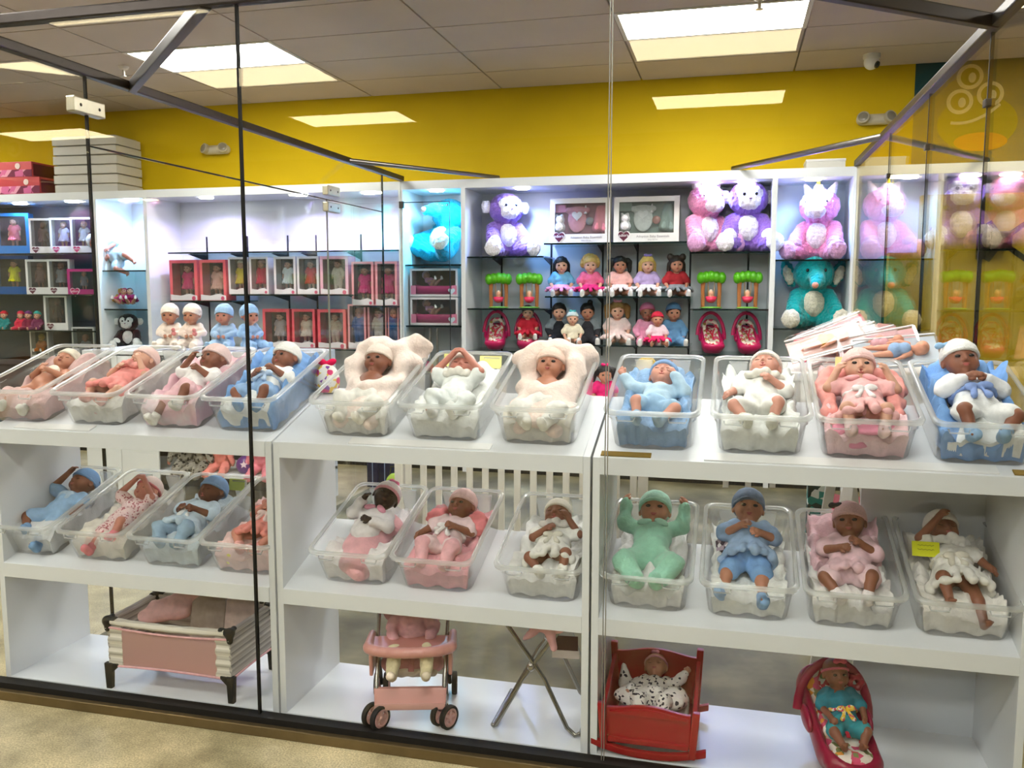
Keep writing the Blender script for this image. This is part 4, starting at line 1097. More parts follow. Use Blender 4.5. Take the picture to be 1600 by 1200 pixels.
t = thing('hang_tag', 'white swing tag with a dark print beside the doll shading its eyes', 'tag', M @ TM((.07, .235, .135), rx=RAD(45), ry=.3))
add('card', B(-.02, .02, -.035, .035, 0, .0015).mesh(), m('card', '#f0ece4'), t); add('print', B(-.012, .012, -.025, .0, .0015, .0025).mesh(), m('card', '#4a4440'), t)
# ================================================================== things on the bottom boards
# ---- playpen
t = thing('toy_playpen', 'grey wave-striped toy playpen with pink mesh and black corner legs', 'playpen', TM((-2.125, 2.99, 0.0), rz=RAD(0.5)))
stripe = pattern('wave_stripe', ['#d6d1c5', '#efe9de', '#e2dccf', '#c3bdb0'], 34, 'stripe', axis=2)
stripe_s = pattern('wave_stripe_side', ['#a59c95', '#d0c8bf', '#b9b0a8'], 42, 'stripe', axis=2)
pinkc = m('fab', '#eeb8bb'); pmesh = clear('pink_mesh', '#fae6e1', 0.02, 0.62, '#f8d6d0'); blk = m('rub', '#15181b')
X2, Y2, ZB, ZT_ = .275, .155, .095, .282
def wavy(x0, x1, y, z0, z1, amp, n=14, th=.006, rows=7, sag=.0):
    V = []
    def f(u, v):
        sg = sag * math.sin(math.pi * u)
        return (x0 + (x1 - x0) * u, y - amp * math.sin(math.pi * 6 * v) * .5 - amp * .5, z0 + (z1 - z0) * v - sg * (1 - .3 * v) + .4 * sg)
    mb = MB()
    return [[f(i / (n - 1), j / (rows - 1)) for i in range(n)] for j in range(rows)]
def panel(name, x0, x1, y, z0, z1, mat, amp=.0, sag=.0, side=False, par=None):
    def fn(a, b, u, v):
        sg = sag * math.sin(math.pi * u)
        p = (x0 + (x1 - x0) * u, y - amp * math.sin(math.pi * 7 * v), z0 + (z1 - z0) * v + sg * (1 - 2 * v) * .5)
        return p if not side else (-p[1], p[0], p[2])
    nx, ny, th = 12, 18, .005
    V = []; F = []
    for off in (0, th):
        for j in range(ny):
            for i in range(nx):
                p = fn(0, 0, i / (nx - 1), j / (ny - 1)); V.append((p[0] - (off if side else 0), p[1] + (0 if side else off), p[2]))
    N = nx * ny
    for j in range(ny - 1):
        for i in range(nx - 1):
            a = j * nx + i; F += [(a, a + 1, a + nx + 1, a + nx), (N + a, N + a + nx, N + a + nx + 1, N + a + 1)]
    for j in range(ny - 1):
        for i in (0, nx - 1): a = j * nx + i; F.append((a, a + nx, N + a + nx, N + a))
    for i in range(nx - 1):
        for j in (0, ny - 1): a = j * nx + i; F.append((a, a + 1, N + a + 1, N + a))
    mb = MB(); mb.v = V; mb.f = F
    return add(name, mb.mesh(smooth=True), mat, par)
for sx in (-1, 1):
    a, b = sorted((sx * X2, sx * (X2 - .065)))
    panel('striped_panel', a, b, -Y2, ZB, ZT_ - .02, stripe, .004, par=t)
panel('mesh_panel', -X2 + .063, X2 - .063, -Y2, ZB + .004, ZT_ - .03, pmesh, 0, .012, par=t)
panel('back_panel', -X2, X2, Y2, ZB, ZT_ - .01, stripe, .003, par=t)
panel('side_panel', -Y2, Y2, -X2, ZB, ZT_ - .008, stripe_s, .003, side=True, par=t)
panel('side_panel', -Y2, Y2, X2 - .005, ZB, ZT_ - .008, stripe_s, .003, side=True, par=t)
def railp(a, b, sag, n=14):
    a, b = Vector(a), Vector(b)
    return [a.lerp(b, i / (n - 1)) - Vector((0, 0, sag * math.sin(math.pi * i / (n - 1)))) for i in range(n)]
for sy in (-1, 1):
    add('padded_rail', MB().tube(railp((-X2 + .02, sy * Y2, ZT_), (X2 - .02, sy * Y2, ZT_), .008), [.014 + .002 * (i % 2) for i in range(14)], 10).mesh(smooth=True), stripe, t)
    add('piping', MB().tube(railp((-X2 + .01, sy * (Y2 + .004), ZT_ - .026), (X2 - .01, sy * (Y2 + .004), ZT_ - .026), .010), .0045, 8).mesh(smooth=True), pinkc, t)
    add('piping', MB().tube(railp((-X2, sy * (Y2 + .003), ZB), (X2, sy * (Y2 + .003), ZB), -.006), .0045, 8).mesh(smooth=True), pinkc, t)
for sx in (-1, 1):
    add('padded_rail', MB().tube(railp((sx * X2, -Y2 + .02, ZT_), (sx * X2, Y2 - .02, ZT_), .004), .013, 10).mesh(smooth=True), stripe_s, t)
    add('piping', MB().tube(railp((sx * (X2 + .003), -Y2, ZB), (sx * (X2 + .003), Y2, ZB), -.004), .0045, 8).mesh(smooth=True), pinkc, t)
    for sy in (-1, 1):
        d = Sd().ball((0, 0, ZT_), .019, .01).cone((0, 0, ZT_), (-sx * .038, 0, ZT_ + .006), .013, .013, .008).cone((0, 0, ZT_), (0, -sy * .03, ZT_ + .006), .013, .012, .008).cone((0, 0, ZT_), (0, 0, ZT_ - .034), .016, .012, .01)
        jn = add('corner_joint', d.mesh(.005), blk, t, TM((sx * X2, sy * Y2, 0)))
        add('rivet', MB().ell((0, -sy * -.0, ZT_ - .028), (.004, .016, .004), 8, 4).mesh(smooth=True), m('metal', '#b9b9b9'), jn)
        lg = MB().hexa([(-.013, -.010, 0), (.013, -.010, 0), (.013, .010, 0), (-.013, .010, 0), (-.018, -.011, ZB + .012), (.018, -.011, ZB + .012), (.018, .011, ZB + .012), (-.018, .011, ZB + .012)])
        lg.hexa([(-sx * .012, -.008, ZB - .03), (-sx * .045, -.008, ZB), (-sx * .045, .008, ZB), (-sx * .012, .008, ZB - .03), (-sx * .012, -.008, ZB + .01), (-sx * .045, -.008, ZB + .012), (-sx * .045, .008, ZB + .012), (-sx * .012, .008, ZB + .01)])
        add('leg', lg.mesh(bev=.004), blk, t, TM((sx * X2, sy * Y2, 0)))
add('mattress', B(-X2 + .01, X2 - .01, -Y2 + .008, Y2 - .008, ZB + .005, ZB + .03).mesh(bev=.008), m('fab', '#e3c7c2'), t)
add('changing_pad', Sd().cone((-.18, .02, .28), (-.02, .09, .33), .03, .035, .03).cone((-.20, -.02, .25), (-.06, .04, .27), .03, .03, .03).mesh(.007, (.003, 90, 3)), m('fab', '#e9b9b6'), t)
add('divider_flap', MB().hexa([(-.02, .0, .12), (.13, .01, .12), (.13, .02, .12), (-.02, .01, .12), (-.03, .06, .33), (.12, .07, .335), (.12, .08, .335), (-.03, .07, .33)]).mesh(bev=.003), m('fab', '#a79a90'), t)
add('divider_flap', MB().hexa([(.135, .0, .12), (.26, .01, .12), (.26, .02, .12), (.135, .01, .12), (.13, .06, .33), (.255, .07, .33), (.255, .08, .33), (.13, .07, .33)]).mesh(bev=.003), m('fab', '#d8c3ba'), t)

# ---- stroller with a doll in it
SM = TM((-1.145, 2.965, 0.0), rz=RAD(16), s=.93)
pkp = m('pl', '#d99a92'); pks = m('fab', '#d79a9a'); chrome = m('metal', '#b8b4ae', rough=.2)
t = thing('doll_stroller', 'pink doll stroller with snack tray and black twin wheels', 'stroller', SM)
d = Sd()
P = [(.165 * math.cos(RAD(a)), -.115 + .062 * math.sin(RAD(a)), .318) for a in range(180, 361, 12)]
d.path(P, .020, .006).cone(P[0], (-.165, .02, .318), .02, .016, .006).cone(P[-1], (.165, .02, .318), .02, .016, .006)
add('tray', d.mesh(.006), pkp, t)
add('tray_surface', MB().prism([(.15 * math.cos(RAD(a)), -.11 + .055 * math.sin(RAD(a))) for a in range(180, 361, 12)] + [(.15, -.02), (-.15, -.02)], .318, .324, 'z').mesh(), m('pl', '#c9837d'), t)
for sx in (-1, 1):
    add('side_shell', MB().hexa([(sx * .150, -.10, .19), (sx * .165, -.10, .19), (sx * .165, .02, .20), (sx * .150, .02, .20), (sx * .150, -.115, .315), (sx * .165, -.115, .315), (sx * .165, .03, .315), (sx * .150, .03, .315)]).mesh(bev=.006), pkp, t)
    add('frame_tube', MB().tube([(sx * .135, -.135, .08), (sx * .135, -.11, .17), (sx * .14, .0, .30), (sx * .145, .10, .41)], .0075, 10).mesh(smooth=True), chrome, t)
    add('rear_tube', MB().tube([(sx * .145, .13, .05), (sx * .145, .06, .20), (sx * .15, .0, .31)], .0075, 10).mesh(smooth=True), blk, t)
    fk = add('fork', MB().tube([(sx * .135, -.135, .10), (sx * .135, -.145, .044)], .009, 10).mesh(smooth=True), chrome, t)
    add('hub', Sd().ball((sx * .135, -.14, .046), .016).mesh(.006), pkp, fk)
def wheel(x, y, r, par, rz=0):
    M4 = TM((x, y, r), rz=rz)
    w = add('wheel', MB().loft([[((a * .011), (r - b * .5) * math.cos(q), (r - b * .5) * math.sin(q)) for q in [2 * math.pi * k / 28 for k in range(28)]] for a, b in ((-1, .006), (-.6, 0), (.6, 0), (1, .006), (1, .022), (-1, .022))], closed=True).mesh(smooth=True), m('rub', '#1c1a19'), par, M4)
    add('wheel_rim', MB().loft([[((a * .009), (r - b) * math.cos(q), (r - b) * math.sin(q)) for q in [2 * math.pi * k / 28 for k in range(28)]] for a, b in ((-1, .011), (1, .011), (1, .018), (-1, .018))], closed=True).mesh(smooth=True), m('pl', '#d7a49b'), w)
    sp = MB()
    for k in range(5):
        q = 2 * math.pi * k / 5; sp.bar((0, .004 * math.cos(q), .004 * math.sin(q)), (0, (r - .014) * math.cos(q), (r - .014) * math.sin(q)), .012, .012, (1, 0, 0))
    sp.ell((0, 0, 0), (.012, .011, .011), 12, 8)
    add('spokes', sp.mesh(smooth=True), m('pl', '#d7a49b'), w)
for sx in (-1, 1):
    for dx in (-.024, .024): wheel(sx * .135 + dx * .77, -.150 - dx * .64, .048, t, rz=RAD(-40))
    wheel(sx * .165, .135, .048, t)
    wheel(sx * .125, .135, .048, t)
add('footrest', MB().hexa([(-.14, -.155, .085), (.14, -.155, .085), (.14, -.14, .085), (-.14, -.14, .085), (-.145, -.125, .15), (.145, -.125, .15), (.145, -.105, .15), (-.145, -.105, .15)]).mesh(bev=.006), pkp, t)
add('foot_plate', B(-.14, .14, -.16, -.148, .075, .10).mesh(bev=.005), m('pl', '#dba79e'), t)
add('leg_pad', Sd().cone((-.08, -.02, .175), (.08, -.02, .175), .025, .025, .03).mesh(.007, (.002, 200, 2)), m('fab', '#d9c9b4'), t)
add('seat_pad', Sd().cone((-.09, .0, .20), (.09, .0, .20), .04, .04, .02).cone((-.09, .10, .38), (.09, .10, .38), .035, .035, .02).cone((-.09, .04, .26), (.09, .10, .38), .03, .03, .03).cone((.09, .04, .26), (-.09, .10, .38), .03, .03, .03).mesh(.008), pks, t)
add('strap', MB().tube([(0, -.02, .26), (0, -.06, .24), (0, -.085, .20)], .012, 8, flat=.4).mesh(smooth=True), m('fab', '#cf8a8c'), t)
bb = Baby(('lap', 'lap'), ((V3(.064, -.125, -.004), V3(.066, -.160, -.085)), (V3(.064, -.125, -.004), V3(.066, -.160, -.085))), (10, 0, 0))
baby('doll in cream trousers and pink top seated in the pink stroller', SM @ TM((0, .0, .272), rx=RAD(-14), s=1.0), 'pink', bb, (('trousers', '#e2d5ad', 'fleece'), ('long_shirt', '#e0a9ad'), ('booties', '#e6d8c0')), ('#e3b2b4', 'beanie'), 'open', h=.005)

# ---- folding stand with crossed steel legs
t = thing('folding_stand', 'folding doll stand with crossed steel tube legs and pink fabric top', 'stand')
tube_m = m('metal', '#8f8d86', rough=.25)
for Ya in (2.905, 3.19):
    add('leg', MB().tube([(-.812, Ya, .008), (-.80, Ya, .012), (-.70, Ya, .20), (-.545, Ya, .425)], .0085, 10).mesh(smooth=True), tube_m, t)
    add('leg', MB().tube([(-.485, Ya, .02), (-.505, Ya, .010), (-.535, Ya, .035), (-.62, Ya, .21), (-.655, Ya, .26), (-.78, Ya, .43)], .0085, 10).mesh(smooth=True), tube_m, t)
    add('pivot', MB().ell((-.668, Ya - .002, .25), (.014, .014, .018), 10, 8).mesh(smooth=True), chrome, t)
for x, z in ((-.812, .010), (-.485, .016)):
    add('foot_bar', MB().tube([(x, 2.905, z), (x, 3.19, z)], .0085, 10).mesh(smooth=True), tube_m, t)
add('brace', MB().tube([(-.60, 3.19, .36), (-.52, 3.25, .10)], .003, 6).mesh(smooth=True), tube_m, t)
add('fabric_top', B(-.80, -.53, 2.90, 3.20, .425, .432).mesh(bev=.003), m('fab', '#e0a5a8'), t)
add('fabric_skirt', Sd().cone((-.66, 2.90, .40), (-.56, 2.90, .41), .012, .018, .01).cone((-.64, 2.90, .40), (-.70, 2.895, .35), .02, .006, .012).cone((-.60, 2.90, .40), (-.585, 2.895, .335), .02, .012, .012).mesh(.006, (.003, 150, 1)), m('fab', '#e6aeb2'), t)
p = at(884, 1002, 3.0)
t = thing('hang_card', 'maroon and white product card hanging from the folding stand', 'card', TM((p.x, 3.0, p.z - .02), rz=.1))
add('card', B(-.045, .045, 0, .002, -.02, .04).mesh(), m('card', '#3a1018'), t)
add('card_base', B(-.05, .05, -.002, .002, -.045, -.015).mesh(bev=.001), m('card', '#e4d6cf'), t)

# ---- red cradle with doll
CM = TM((-.240, 3.005, 0.0), s=1.06)
t = thing('doll_cradle', 'glossy red wooden doll cradle on curved rockers', 'cradle', CM)
red = m('pl', '#a8141f'); 
def arch(w, z0, z1, hump, n=14): return [(-w, z0), (w, z0)] + [(w - 2 * w * i / n, z1 + hump * (math.sin(math.pi * i / n) ** 2)) for i in range(n + 1)]
YF_, YB_ = -.165, .155
add('front_board', MB().prism(arch(.135, .045, .158, .016), YF_ + .004, YF_ + .018).mesh(bev=.002), red, t)
fr_ = MB().prism(arch(.125, .142, .150, .016), YF_ - .006, YF_ + .006).mesh(bev=.002)
add('front_trim', fr_, red, t)
add('front_trim', B(-.13, .13, YF_ - .006, YF_ + .006, .045, .062).mesh(bev=.003), red, t)
add('head_board', MB().prism(arch(.145, .045, .222, .020), YB_ - .012, YB_).mesh(bev=.002), red, t)
for sx in (-1, 1):
    add('side_board', MB().hexa([(sx * .128, YF_, .05), (sx * .142, YF_, .05), (sx * .142, YB_, .05), (sx * .128, YB_, .05), (sx * .140, YF_, .155), (sx * .154, YF_, .155), (sx * .154, YB_, .215), (sx * .140, YB_, .215)]).mesh(bev=.003), red, t)
    for y, zt in ((YF_, .175), (YB_, .252)):
        add('corner_post', MB().hexa([(sx * .130, y - .012, .02), (sx * .152, y - .012, .02), (sx * .152, y + .012, .02), (sx * .130, y + .012, .02), (sx * .140, y - .012, zt), (sx * .164, y - .012, zt), (sx * .164, y + .012, zt), (sx * .140, y + .012, zt)]).mesh(bev=.004), red, t)
for y in (YF_, YB_):
    pl = [(-.185 + .37 * i / 16, .002 + .030 * ((i - 8) / 8) ** 2) for i in range(17)]
    add('rocker', MB().prism(pl + [(a, b + .022) for a, b in reversed(pl)], y - .010, y + .010).mesh(bev=.003), red, t)
add('base_board', B(-.13, .13, YF_, YB_, .045, .055).mesh(), red, t)
add('mattress', B(-.12, .12, YF_ + .02, YB_ - .015, .055, .085).mesh(bev=.012), m('fab', '#e9e0d2'), t)
spot = pattern('spot_cloth', ['#2a2230', '#f3ece4', '#f3ece4', '#efe6e0', '#f3ece4', '#f3ece4'], 110)
baby('small doll in speckled cream suit and pink headband lying in the red cradle', CM @ TM((0, -.020, .118), rx=RAD(-66), s=.74), 'tan', Baby(('wide', 'side'), ('bent', 'bent'), (20, 0, -6)), (('onesie', spot),), ('#e6a0ae', 'band'), 'closed', bows=(((0, -.03, .06), '#e08aa0', .014),), h=.0045)
o = add('baby_blanket', Sd().ell((-.06, .0, .13), (.07, .06, .03), None, .02).ell((.07, .01, .13), (.05, .06, .035), None, .02).cone((-.1, .07, .14), (-.11, .09, .19), .03, .008, .01).mesh(.006, (.003, 110, 4)), spot, None, CM); tag(o, 'speckled cream blanket tucked in the red cradle', 'blanket')

# ---- infant seat with doll
def carseat(name, label, mtx, col, cushion, hz=.185, h=.008, group=None):
    t = thing(name, label, 'doll seat', mtx, group)
    pm = m('pl', col)
    d = Sd()      # tub: hollow reclined shell
    d.cone((0, -.10, .085), (0, .13, .20), .105, .100, .02); d.ell((0, -.17, .075), (.10, .06, .05), None, .03)
    d.cone((0, -.125, .155), (0, .11, .29), .088, .088, .02, cut=True); d.ell((0, -.20, .145), (.085, .09, .05), None, .02, cut=True)
    d.plane((0, 0, .004), (0, 0, -1))
    add('shell', d.mesh(h), pm, t)
    for sx in (-1, 1):
        add('side_wing', Sd().ell((sx * .108, .0, .15), (.014, .06, .035), R3(rx=RAD(25)), .01).mesh(h), pm, t)
    A = [(.130 * math.cos(RAD(a)), .035 + .03 * math.sin(RAD(a)), .15 + hz * math.sin(RAD(a))) for a in range(-5, 186, 12)]
    add('handle', MB().tube(A, .013, 10, flat=1.3).mesh(smooth=True), pm, t)
    d = Sd().cone((0, -.09, .085), (0, .10, .205), .072, .074, .02).ell((0, -.165, .09), (.075, .05, .03), None, .03)
    d.cone((0, -.12, .18), (0, .10, .31), .075, .078, .02, cut=True)
    cu = add('cushion', d.mesh(h, (.0015, 150, 3)), cushion, t)
    d = Sd().path([(.062 * math.cos(RAD(a)), .085 + .02 * math.sin(RAD(a)), .245 + .06 * math.sin(RAD(a))) for a in range(-50, 231, 20)], .020, .01)
    add('head_support', d.mesh(h), cushion, cu)
    add('strap', MB().tube([(-.045, .085, .235), (-.012, -.02, .20), (0, -.07, .165), (0, -.12, .14)], .008, 6, flat=.3).mesh(smooth=True), m('fab', '#d8304a'), t)
    add('strap', MB().tube([(.045, .085, .235), (.012, -.02, .20), (0, -.07, .165)], .008, 6, flat=.3).mesh(smooth=True), m('fab', '#d8304a'), t)
    return t
floral = pattern('floral', ['#f4e6d8', '#d8304a', '#f4e6d8', '#f0a03c', '#e4557c', '#f7efe4', '#8a8f5a'], 48)
KM = TM((.385, 3.0, .0), rz=RAD(14), s=.95)
carseat('doll_car_seat', 'magenta doll car seat with floral cushion on the bottom board', KM, '#9c0f3e', floral, h=.0075)
bbs = Baby(('lap', 'lap'), ((V3(.066, -.068, -.030), V3(.035, -.085, -.085)), (V3(.066, -.068, -.030), V3(.05, -.105, -.09))), (20, 0, 0))
DM = KM @ TM((0, -.070, .155), rx=RAD(-34), s=.84)
baby('brown doll in teal top and yellow ruffle with coral bow headband in the magenta seat', DM, 'brown', bbs, (('shirt', '#2f7f92'), ('shorts', '#3a9aa6'), ('sash', pattern('ruffle_print', ['#f2c22a', '#f0d060', '#d84a6a', '#f2efe6'], 130))), ('#e87a8e', 'band'), 'open', bows=(((.008, -.035, .058), '#ef6f86', .020),), h=.004)
d = Sd()
for k in range(6): d.ball((.022 * math.cos(k * 1.047), 0, .022 * math.sin(k * 1.047)), .013, .004)
tag(add('toy_flower', d.mesh(.005), m('pl', '#a8123a'), None, KM @ TM((.075, .03, .270))), 'dark red flower charm hanging from the magenta seat handle', 'toy')

# ================================================================== furniture seen behind the display units
# ---- white slatted crib rail
t = thing('crib_rail', 'white slatted crib rail standing behind the middle display unit', 'crib rail')
wp = m('pl', '#ece7da'); x0, x1, y0 = -1.80, -.43, 4.5
add('rail', B(x0, x1, y0 - .015, y0 + .015, .24, .28).mesh(bev=.004), wp, t); add('rail', B(x0, x1, y0 - .015, y0 + .015, .95, 1.0).mesh(bev=.004), wp, t)
sl = B(-.018, .018, -.008, .008, .28, .95).mesh(bev=.003)
for i in range(15): add('slat', sl, wp, t, TM((x0 + .05 + (x1 - x0 - .10) * i / 14, y0, 0)))
for x in (x0, x1):
    add('post', B(x - .025, x + .025, y0 - .025, y0 + .025, FLZ + .002, 1.03).mesh(bev=.004), wp, t); add('foot', B(x - .03, x + .03, y0 - .04, y0 + .04, FLZ + .002, FLZ + .02).mesh(bev=.004), wp, t)
# ---- trestle table with packaged dolls behind the right unit
t = thing('trestle_table', 'white trestle table behind the right display unit', 'table')
add('top', B(-.66, .86, 3.55, 4.15, 1.05, 1.08).mesh(bev=.004), lamw, t)
for y in (3.62, 4.08):
    add('leg', MB().bar((.50, y, 1.05), (.66, y, FLZ + .005), .03, .04).mesh(), wp, t); add('leg', MB().bar((.50, y, 1.05), (.36, y, FLZ + .005), .03, .04).mesh(), wp, t)
    add('leg', MB().bar((-.55, y, 1.05), (-.55, y, FLZ + .005), .03, .04).mesh(), wp, t)
for px in (1134, 1169, 1207):
    p = at(px, 750, 3.7); add('peg', B(p.x - .012, p.x + .012, 3.69, 3.71, p.z - .03, 1.05).mesh(), wp, t)
tb = thing('supply_carton', 'plain white carton under the heap of packaged dolls', 'box', TM((.46, 3.82, 1.081)))
add('carton', B(-.34, .36, -.25, .28, 0, .185).mesh(bev=.004), m('card', '#dcd8d0'), tb); add('lid', B(-.345, .365, -.255, .285, .16, .195).mesh(bev=.004), m('card', '#e6e2da'), tb)
wrap_c = clear('package_film', '#fcfdfe', .02, .01, '#ffffff')
PKB = Sd(); bq = Baby(('down', 'down'), ('stand', 'stand')); bq.torso(PKB); bq.head(PKB)
for j in bq.J: bq.arm(PKB, j, False); bq.leg(PKB, j, False)
PKB = PKB.mesh(.0065)
def package(px, py, Y, ang, tilt, label, card, outfit, s=.42, skin='#f0a98a', L=.30, Wd=.15):
    p = at(px, py, Y)
    M4 = TM(p) @ Matrix.Rotation(RAD(ang), 4, 'Y') @ Matrix.Rotation(RAD(tilt), 4, 'X')
    t = thing('doll_package', label, 'packaged doll', M4, 'packaged dolls heaped on the trestle table')
    add('backing_card', B(-L / 2, L / 2, -Wd / 2, Wd / 2, -.003, 0).mesh(), m('card', card), t)
    add('film', MB().loft([rrect(L, Wd, .02, 0.001, -Wd / 2), rrect(L, Wd, .02, .03, -Wd / 2), rrect(L - .03, Wd - .03, .02, .045, -Wd / 2 + .015)]).mesh(), wrap_c, t)
    dl = add('doll', PKB, m('skin', skin), t, TM((-.02, 0, .020)) @ Matrix.Rotation(RAD(90), 4, 'Y') @ Matrix.Rotation(RAD(90), 4, 'Z') @ Matrix.Scale(s, 4))
    add('outfit', Sd().ell((0, 0, .1), (.058, .05, .05), None, .01).ell((0, 0, .03), (.062, .055, .055), None, .02).mesh(.009), m('fab', outfit), dl)
    for sx in (-1, 1): add('seam', MB().bar((-L / 2, sx * Wd / 2, .012), (L / 2, sx * Wd / 2, .012), .006, .006).mesh(), m('pl', '#f4f2f0'), t)
package(1290, 537, 3.72, -17, 30, 'packaged doll in a yellow bow outfit on top of the heap at left', '#f4cfc6', '#f0b020')
package(1318, 541, 3.80, -20, 35, 'packaged doll with a pale card, second in the heap', '#f3d6d0', '#a9c4de')
package(1345, 545, 3.72, -16, 38, 'packaged doll in pale blue clothes in the middle of the heap', '#f2c6c6', '#bcd0e2')
package(1372, 543, 3.66, -12, 40, 'packaged doll on a rose card at the right of the heap', '#f4bdbd', '#f0b6bc')
package(1300, 528, 3.98, -24, 40, 'packaged doll with a red corner card at the back of the heap', '#d84050', '#f0d8d0')
package(1400, 552, 3.60, -6, 44, 'packaged doll in a blue cap at the right end of the heap', '#dfe6ee', '#9fbce0', .5)
tag(add('card_sheet', MB().hexa([(0, 0, 0), (.20, .02, 0), (.20, .03, 0), (0, .01, 0), (.10, .06, .14), (.17, .07, .13), (.17, .08, .13), (.10, .07, .14)]).mesh(), m('card', '#f3b9b2'), None, TM(at(1335, 556, 3.95))), 'folded rose card standing among the packaged dolls', 'card')
# ---- striped box and pink basket beyond the trestle
p = at(1275, 800, 4.5)
t = thing('tall_carton', 'tall teal and white striped carton behind the right display unit', 'box', TM((p.x, 4.5, FLZ + .003)))
add('carton', B(-.045, .045, -.04, .04, 0, .75).mesh(bev=.003), pattern('teal_print', ['#1d3a3a', '#2f8f86', '#dfe8e4', '#173030'], 26, 'voronoi'), t)
add('lid_flap', B(-.046, .046, -.041, .041, .735, .752).mesh(), m('card', '#cfd8d4'), t)
p = at(1322, 790, 5.2)
t = thing('toy_basket', 'hot pink toy basket with brown lining beyond the trestle legs', 'basket', TM((p.x, 5.2, FLZ + .003)))
add('bowl', MB().lathe([(.10, 0), (.16, .20), (.17, .42), (.16, .42), (.15, .20), (.09, .02)], 20).mesh(smooth=True), m('pl', '#f0287e'), t)
add('lining', Sd().ell((0, 0, .42), (.14, .14, .05), None, .01).mesh(.014, (.012, 60, 2)), m('fab', '#7a3a3c'), t)
# ---- two-tier white display table left of the enclosure with four newborn dolls
t = thing('display_table', 'white two-tier display table beyond the left glass wall', 'table')
TX0, TX1, TY0, TY1, TZ = -4.95, -3.05, 5.72, 6.28, 1.135
add('top', B(TX0, TX1, TY0, TY1, TZ - .03, TZ).mesh(bev=.004), lamw, t); add('lower_shelf', B(TX0, TX1, TY0, TY1, .17, .20).mesh(bev=.004), lamw, t)
for x in (TX0, TX1 - .02): add('side_panel', B(x, x + .02, TY0, TY1, FLZ + .002, TZ - .03).mesh(), lamw, t)
add('back_panel', B(TX0 + .02, TX1 - .02, TY1 - .02, TY1, FLZ + .002, TZ - .03).mesh(), m('matte', '#4a4542'), t)
add('door', B(TX0 + .02, -4.62, TY0 - .015, TY0, FLZ + .06, TZ - .04).mesh(bev=.002), lamw, t); add('door', B(-4.615, -4.28, TY0 - .015, TY0, FLZ + .06, TZ - .04).mesh(bev=.002), lamw, t)
sitbb = lambda yaw=0: Baby(('belly', 'belly'), ('sit', 'sit'), (6, 0, yaw), (0, -.01, .222), 1.22)
for px, col, lab, yaw, rz in ((262, '#f4e3d6', 'newborn doll in cream fleece suit and hood, first of four on the display table', 0, 18), (297, '#f3e0d4', 'newborn doll in cream fleece suit beside the blue-suited pair on the display table', -6, 10), (347, '#a5c6ea', 'newborn doll in pale blue suit facing forward on the display table', 0, 10), (385, '#94b9e4', 'newborn doll in pale blue suit turned sideways beside the dark glass joint', 0, 62)):
    p = at(px, 545, 5.9)
    M4 = TM((p.x, 5.95, TZ + .055), rz=RAD(rz), s=1.0)
    t = baby(lab, M4, 'tan' if px < 320 else 'rose', sitbb(yaw), (('onesie', col, 'fleece'),), (col, 'low', 'fleece'), 'open', h=.0055)
    if px < 320: add('plush_toy', Sd().ball((.045, -.075, .075), .02).ball((.045, -.085, .105), .015).mesh(.006), m('fur', '#e08a88'), t)
# the heap on the lower shelf
leo = pattern('leopard', ['#2a241e', '#8f8a80', '#8a857c', '#98938a', '#8d887e'], 70)
def heapdoll(px, py, col, lab, rz, mat=None, sc=1.0, Yd=5.86):
    p = at(px, py, Yd)
    baby(lab, TM((p.x, Yd, max(p.z, .26)), rz=RAD(rz), rx=RAD(20), s=sc), 'rose', Baby(('side', 'side'), ('sit', 'sit'), (10, 0, 0)), (('onesie', mat or col),), (mat or col, 'beanie'), 'open', h=.007)
heapdoll(292, 742, '#888', 'doll in grey leopard-print suit on the lower shelf of the display table', 30, leo, 1.1); heapdoll(320, 738, '#888', 'second doll in grey leopard-print suit on the lower display shelf', -15, leo, 1.1)
heapdoll(350, 748, '#f0938a', 'doll in coral suit on the lower shelf of the display table', 0, None, .95)
heapdoll(412, 745, '#ef8fa0', 'doll in rose suit on the lower display shelf beside the divider', 10, None, 1.0)
p = at(385, 738, 5.84)
t = thing('toy_ball', 'purple ball with a pale star print on the lower display shelf', 'ball', TM((p.x, 5.84, .26)))
add('ball', Sd().ball((0, 0, 0), .075).mesh(.012), m('pl', '#6a3a8a'), t)
st = [((.03 if k % 2 == 0 else .014) * math.cos(RAD(90 + 36 * k)), (.03 if k % 2 == 0 else .014) * math.sin(RAD(90 + 36 * k))) for k in range(10)]
add('star', MB().prism(st, -.079, -.070).xf(TM(rz=RAD(18), rx=RAD(-12))).mesh(), m('pl', '#f0d8e4'), t)
# ---- floral pouch and dolls between the bins
p = at(511, 585, 3.62)
t = thing('floral_pouch', 'white floral cloth pouch with a hot pink bow beside the first middle bin', 'pouch', TM((at(511, 585, 3.23).x, 3.23, 1.182)))
add('pouch', Sd().ell((0, 0, .05), (.055, .035, .07), None, .02).plane((0, 0, 0), (0, 0, -1)).mesh(.007), pattern('flower_dots', ['#f4efe8', '#f4efe8', '#e0457a', '#f4efe8', '#8a50a8', '#f2c850'], 55), t)
add('bow', Sd().ell((-.02, 0, .125), (.025, .012, .014), R3(ry=.4), .004).ell((.02, 0, .125), (.025, .012, .014), R3(ry=-.4), .004).mesh(.005), m('fab', '#ee1f58'), t)

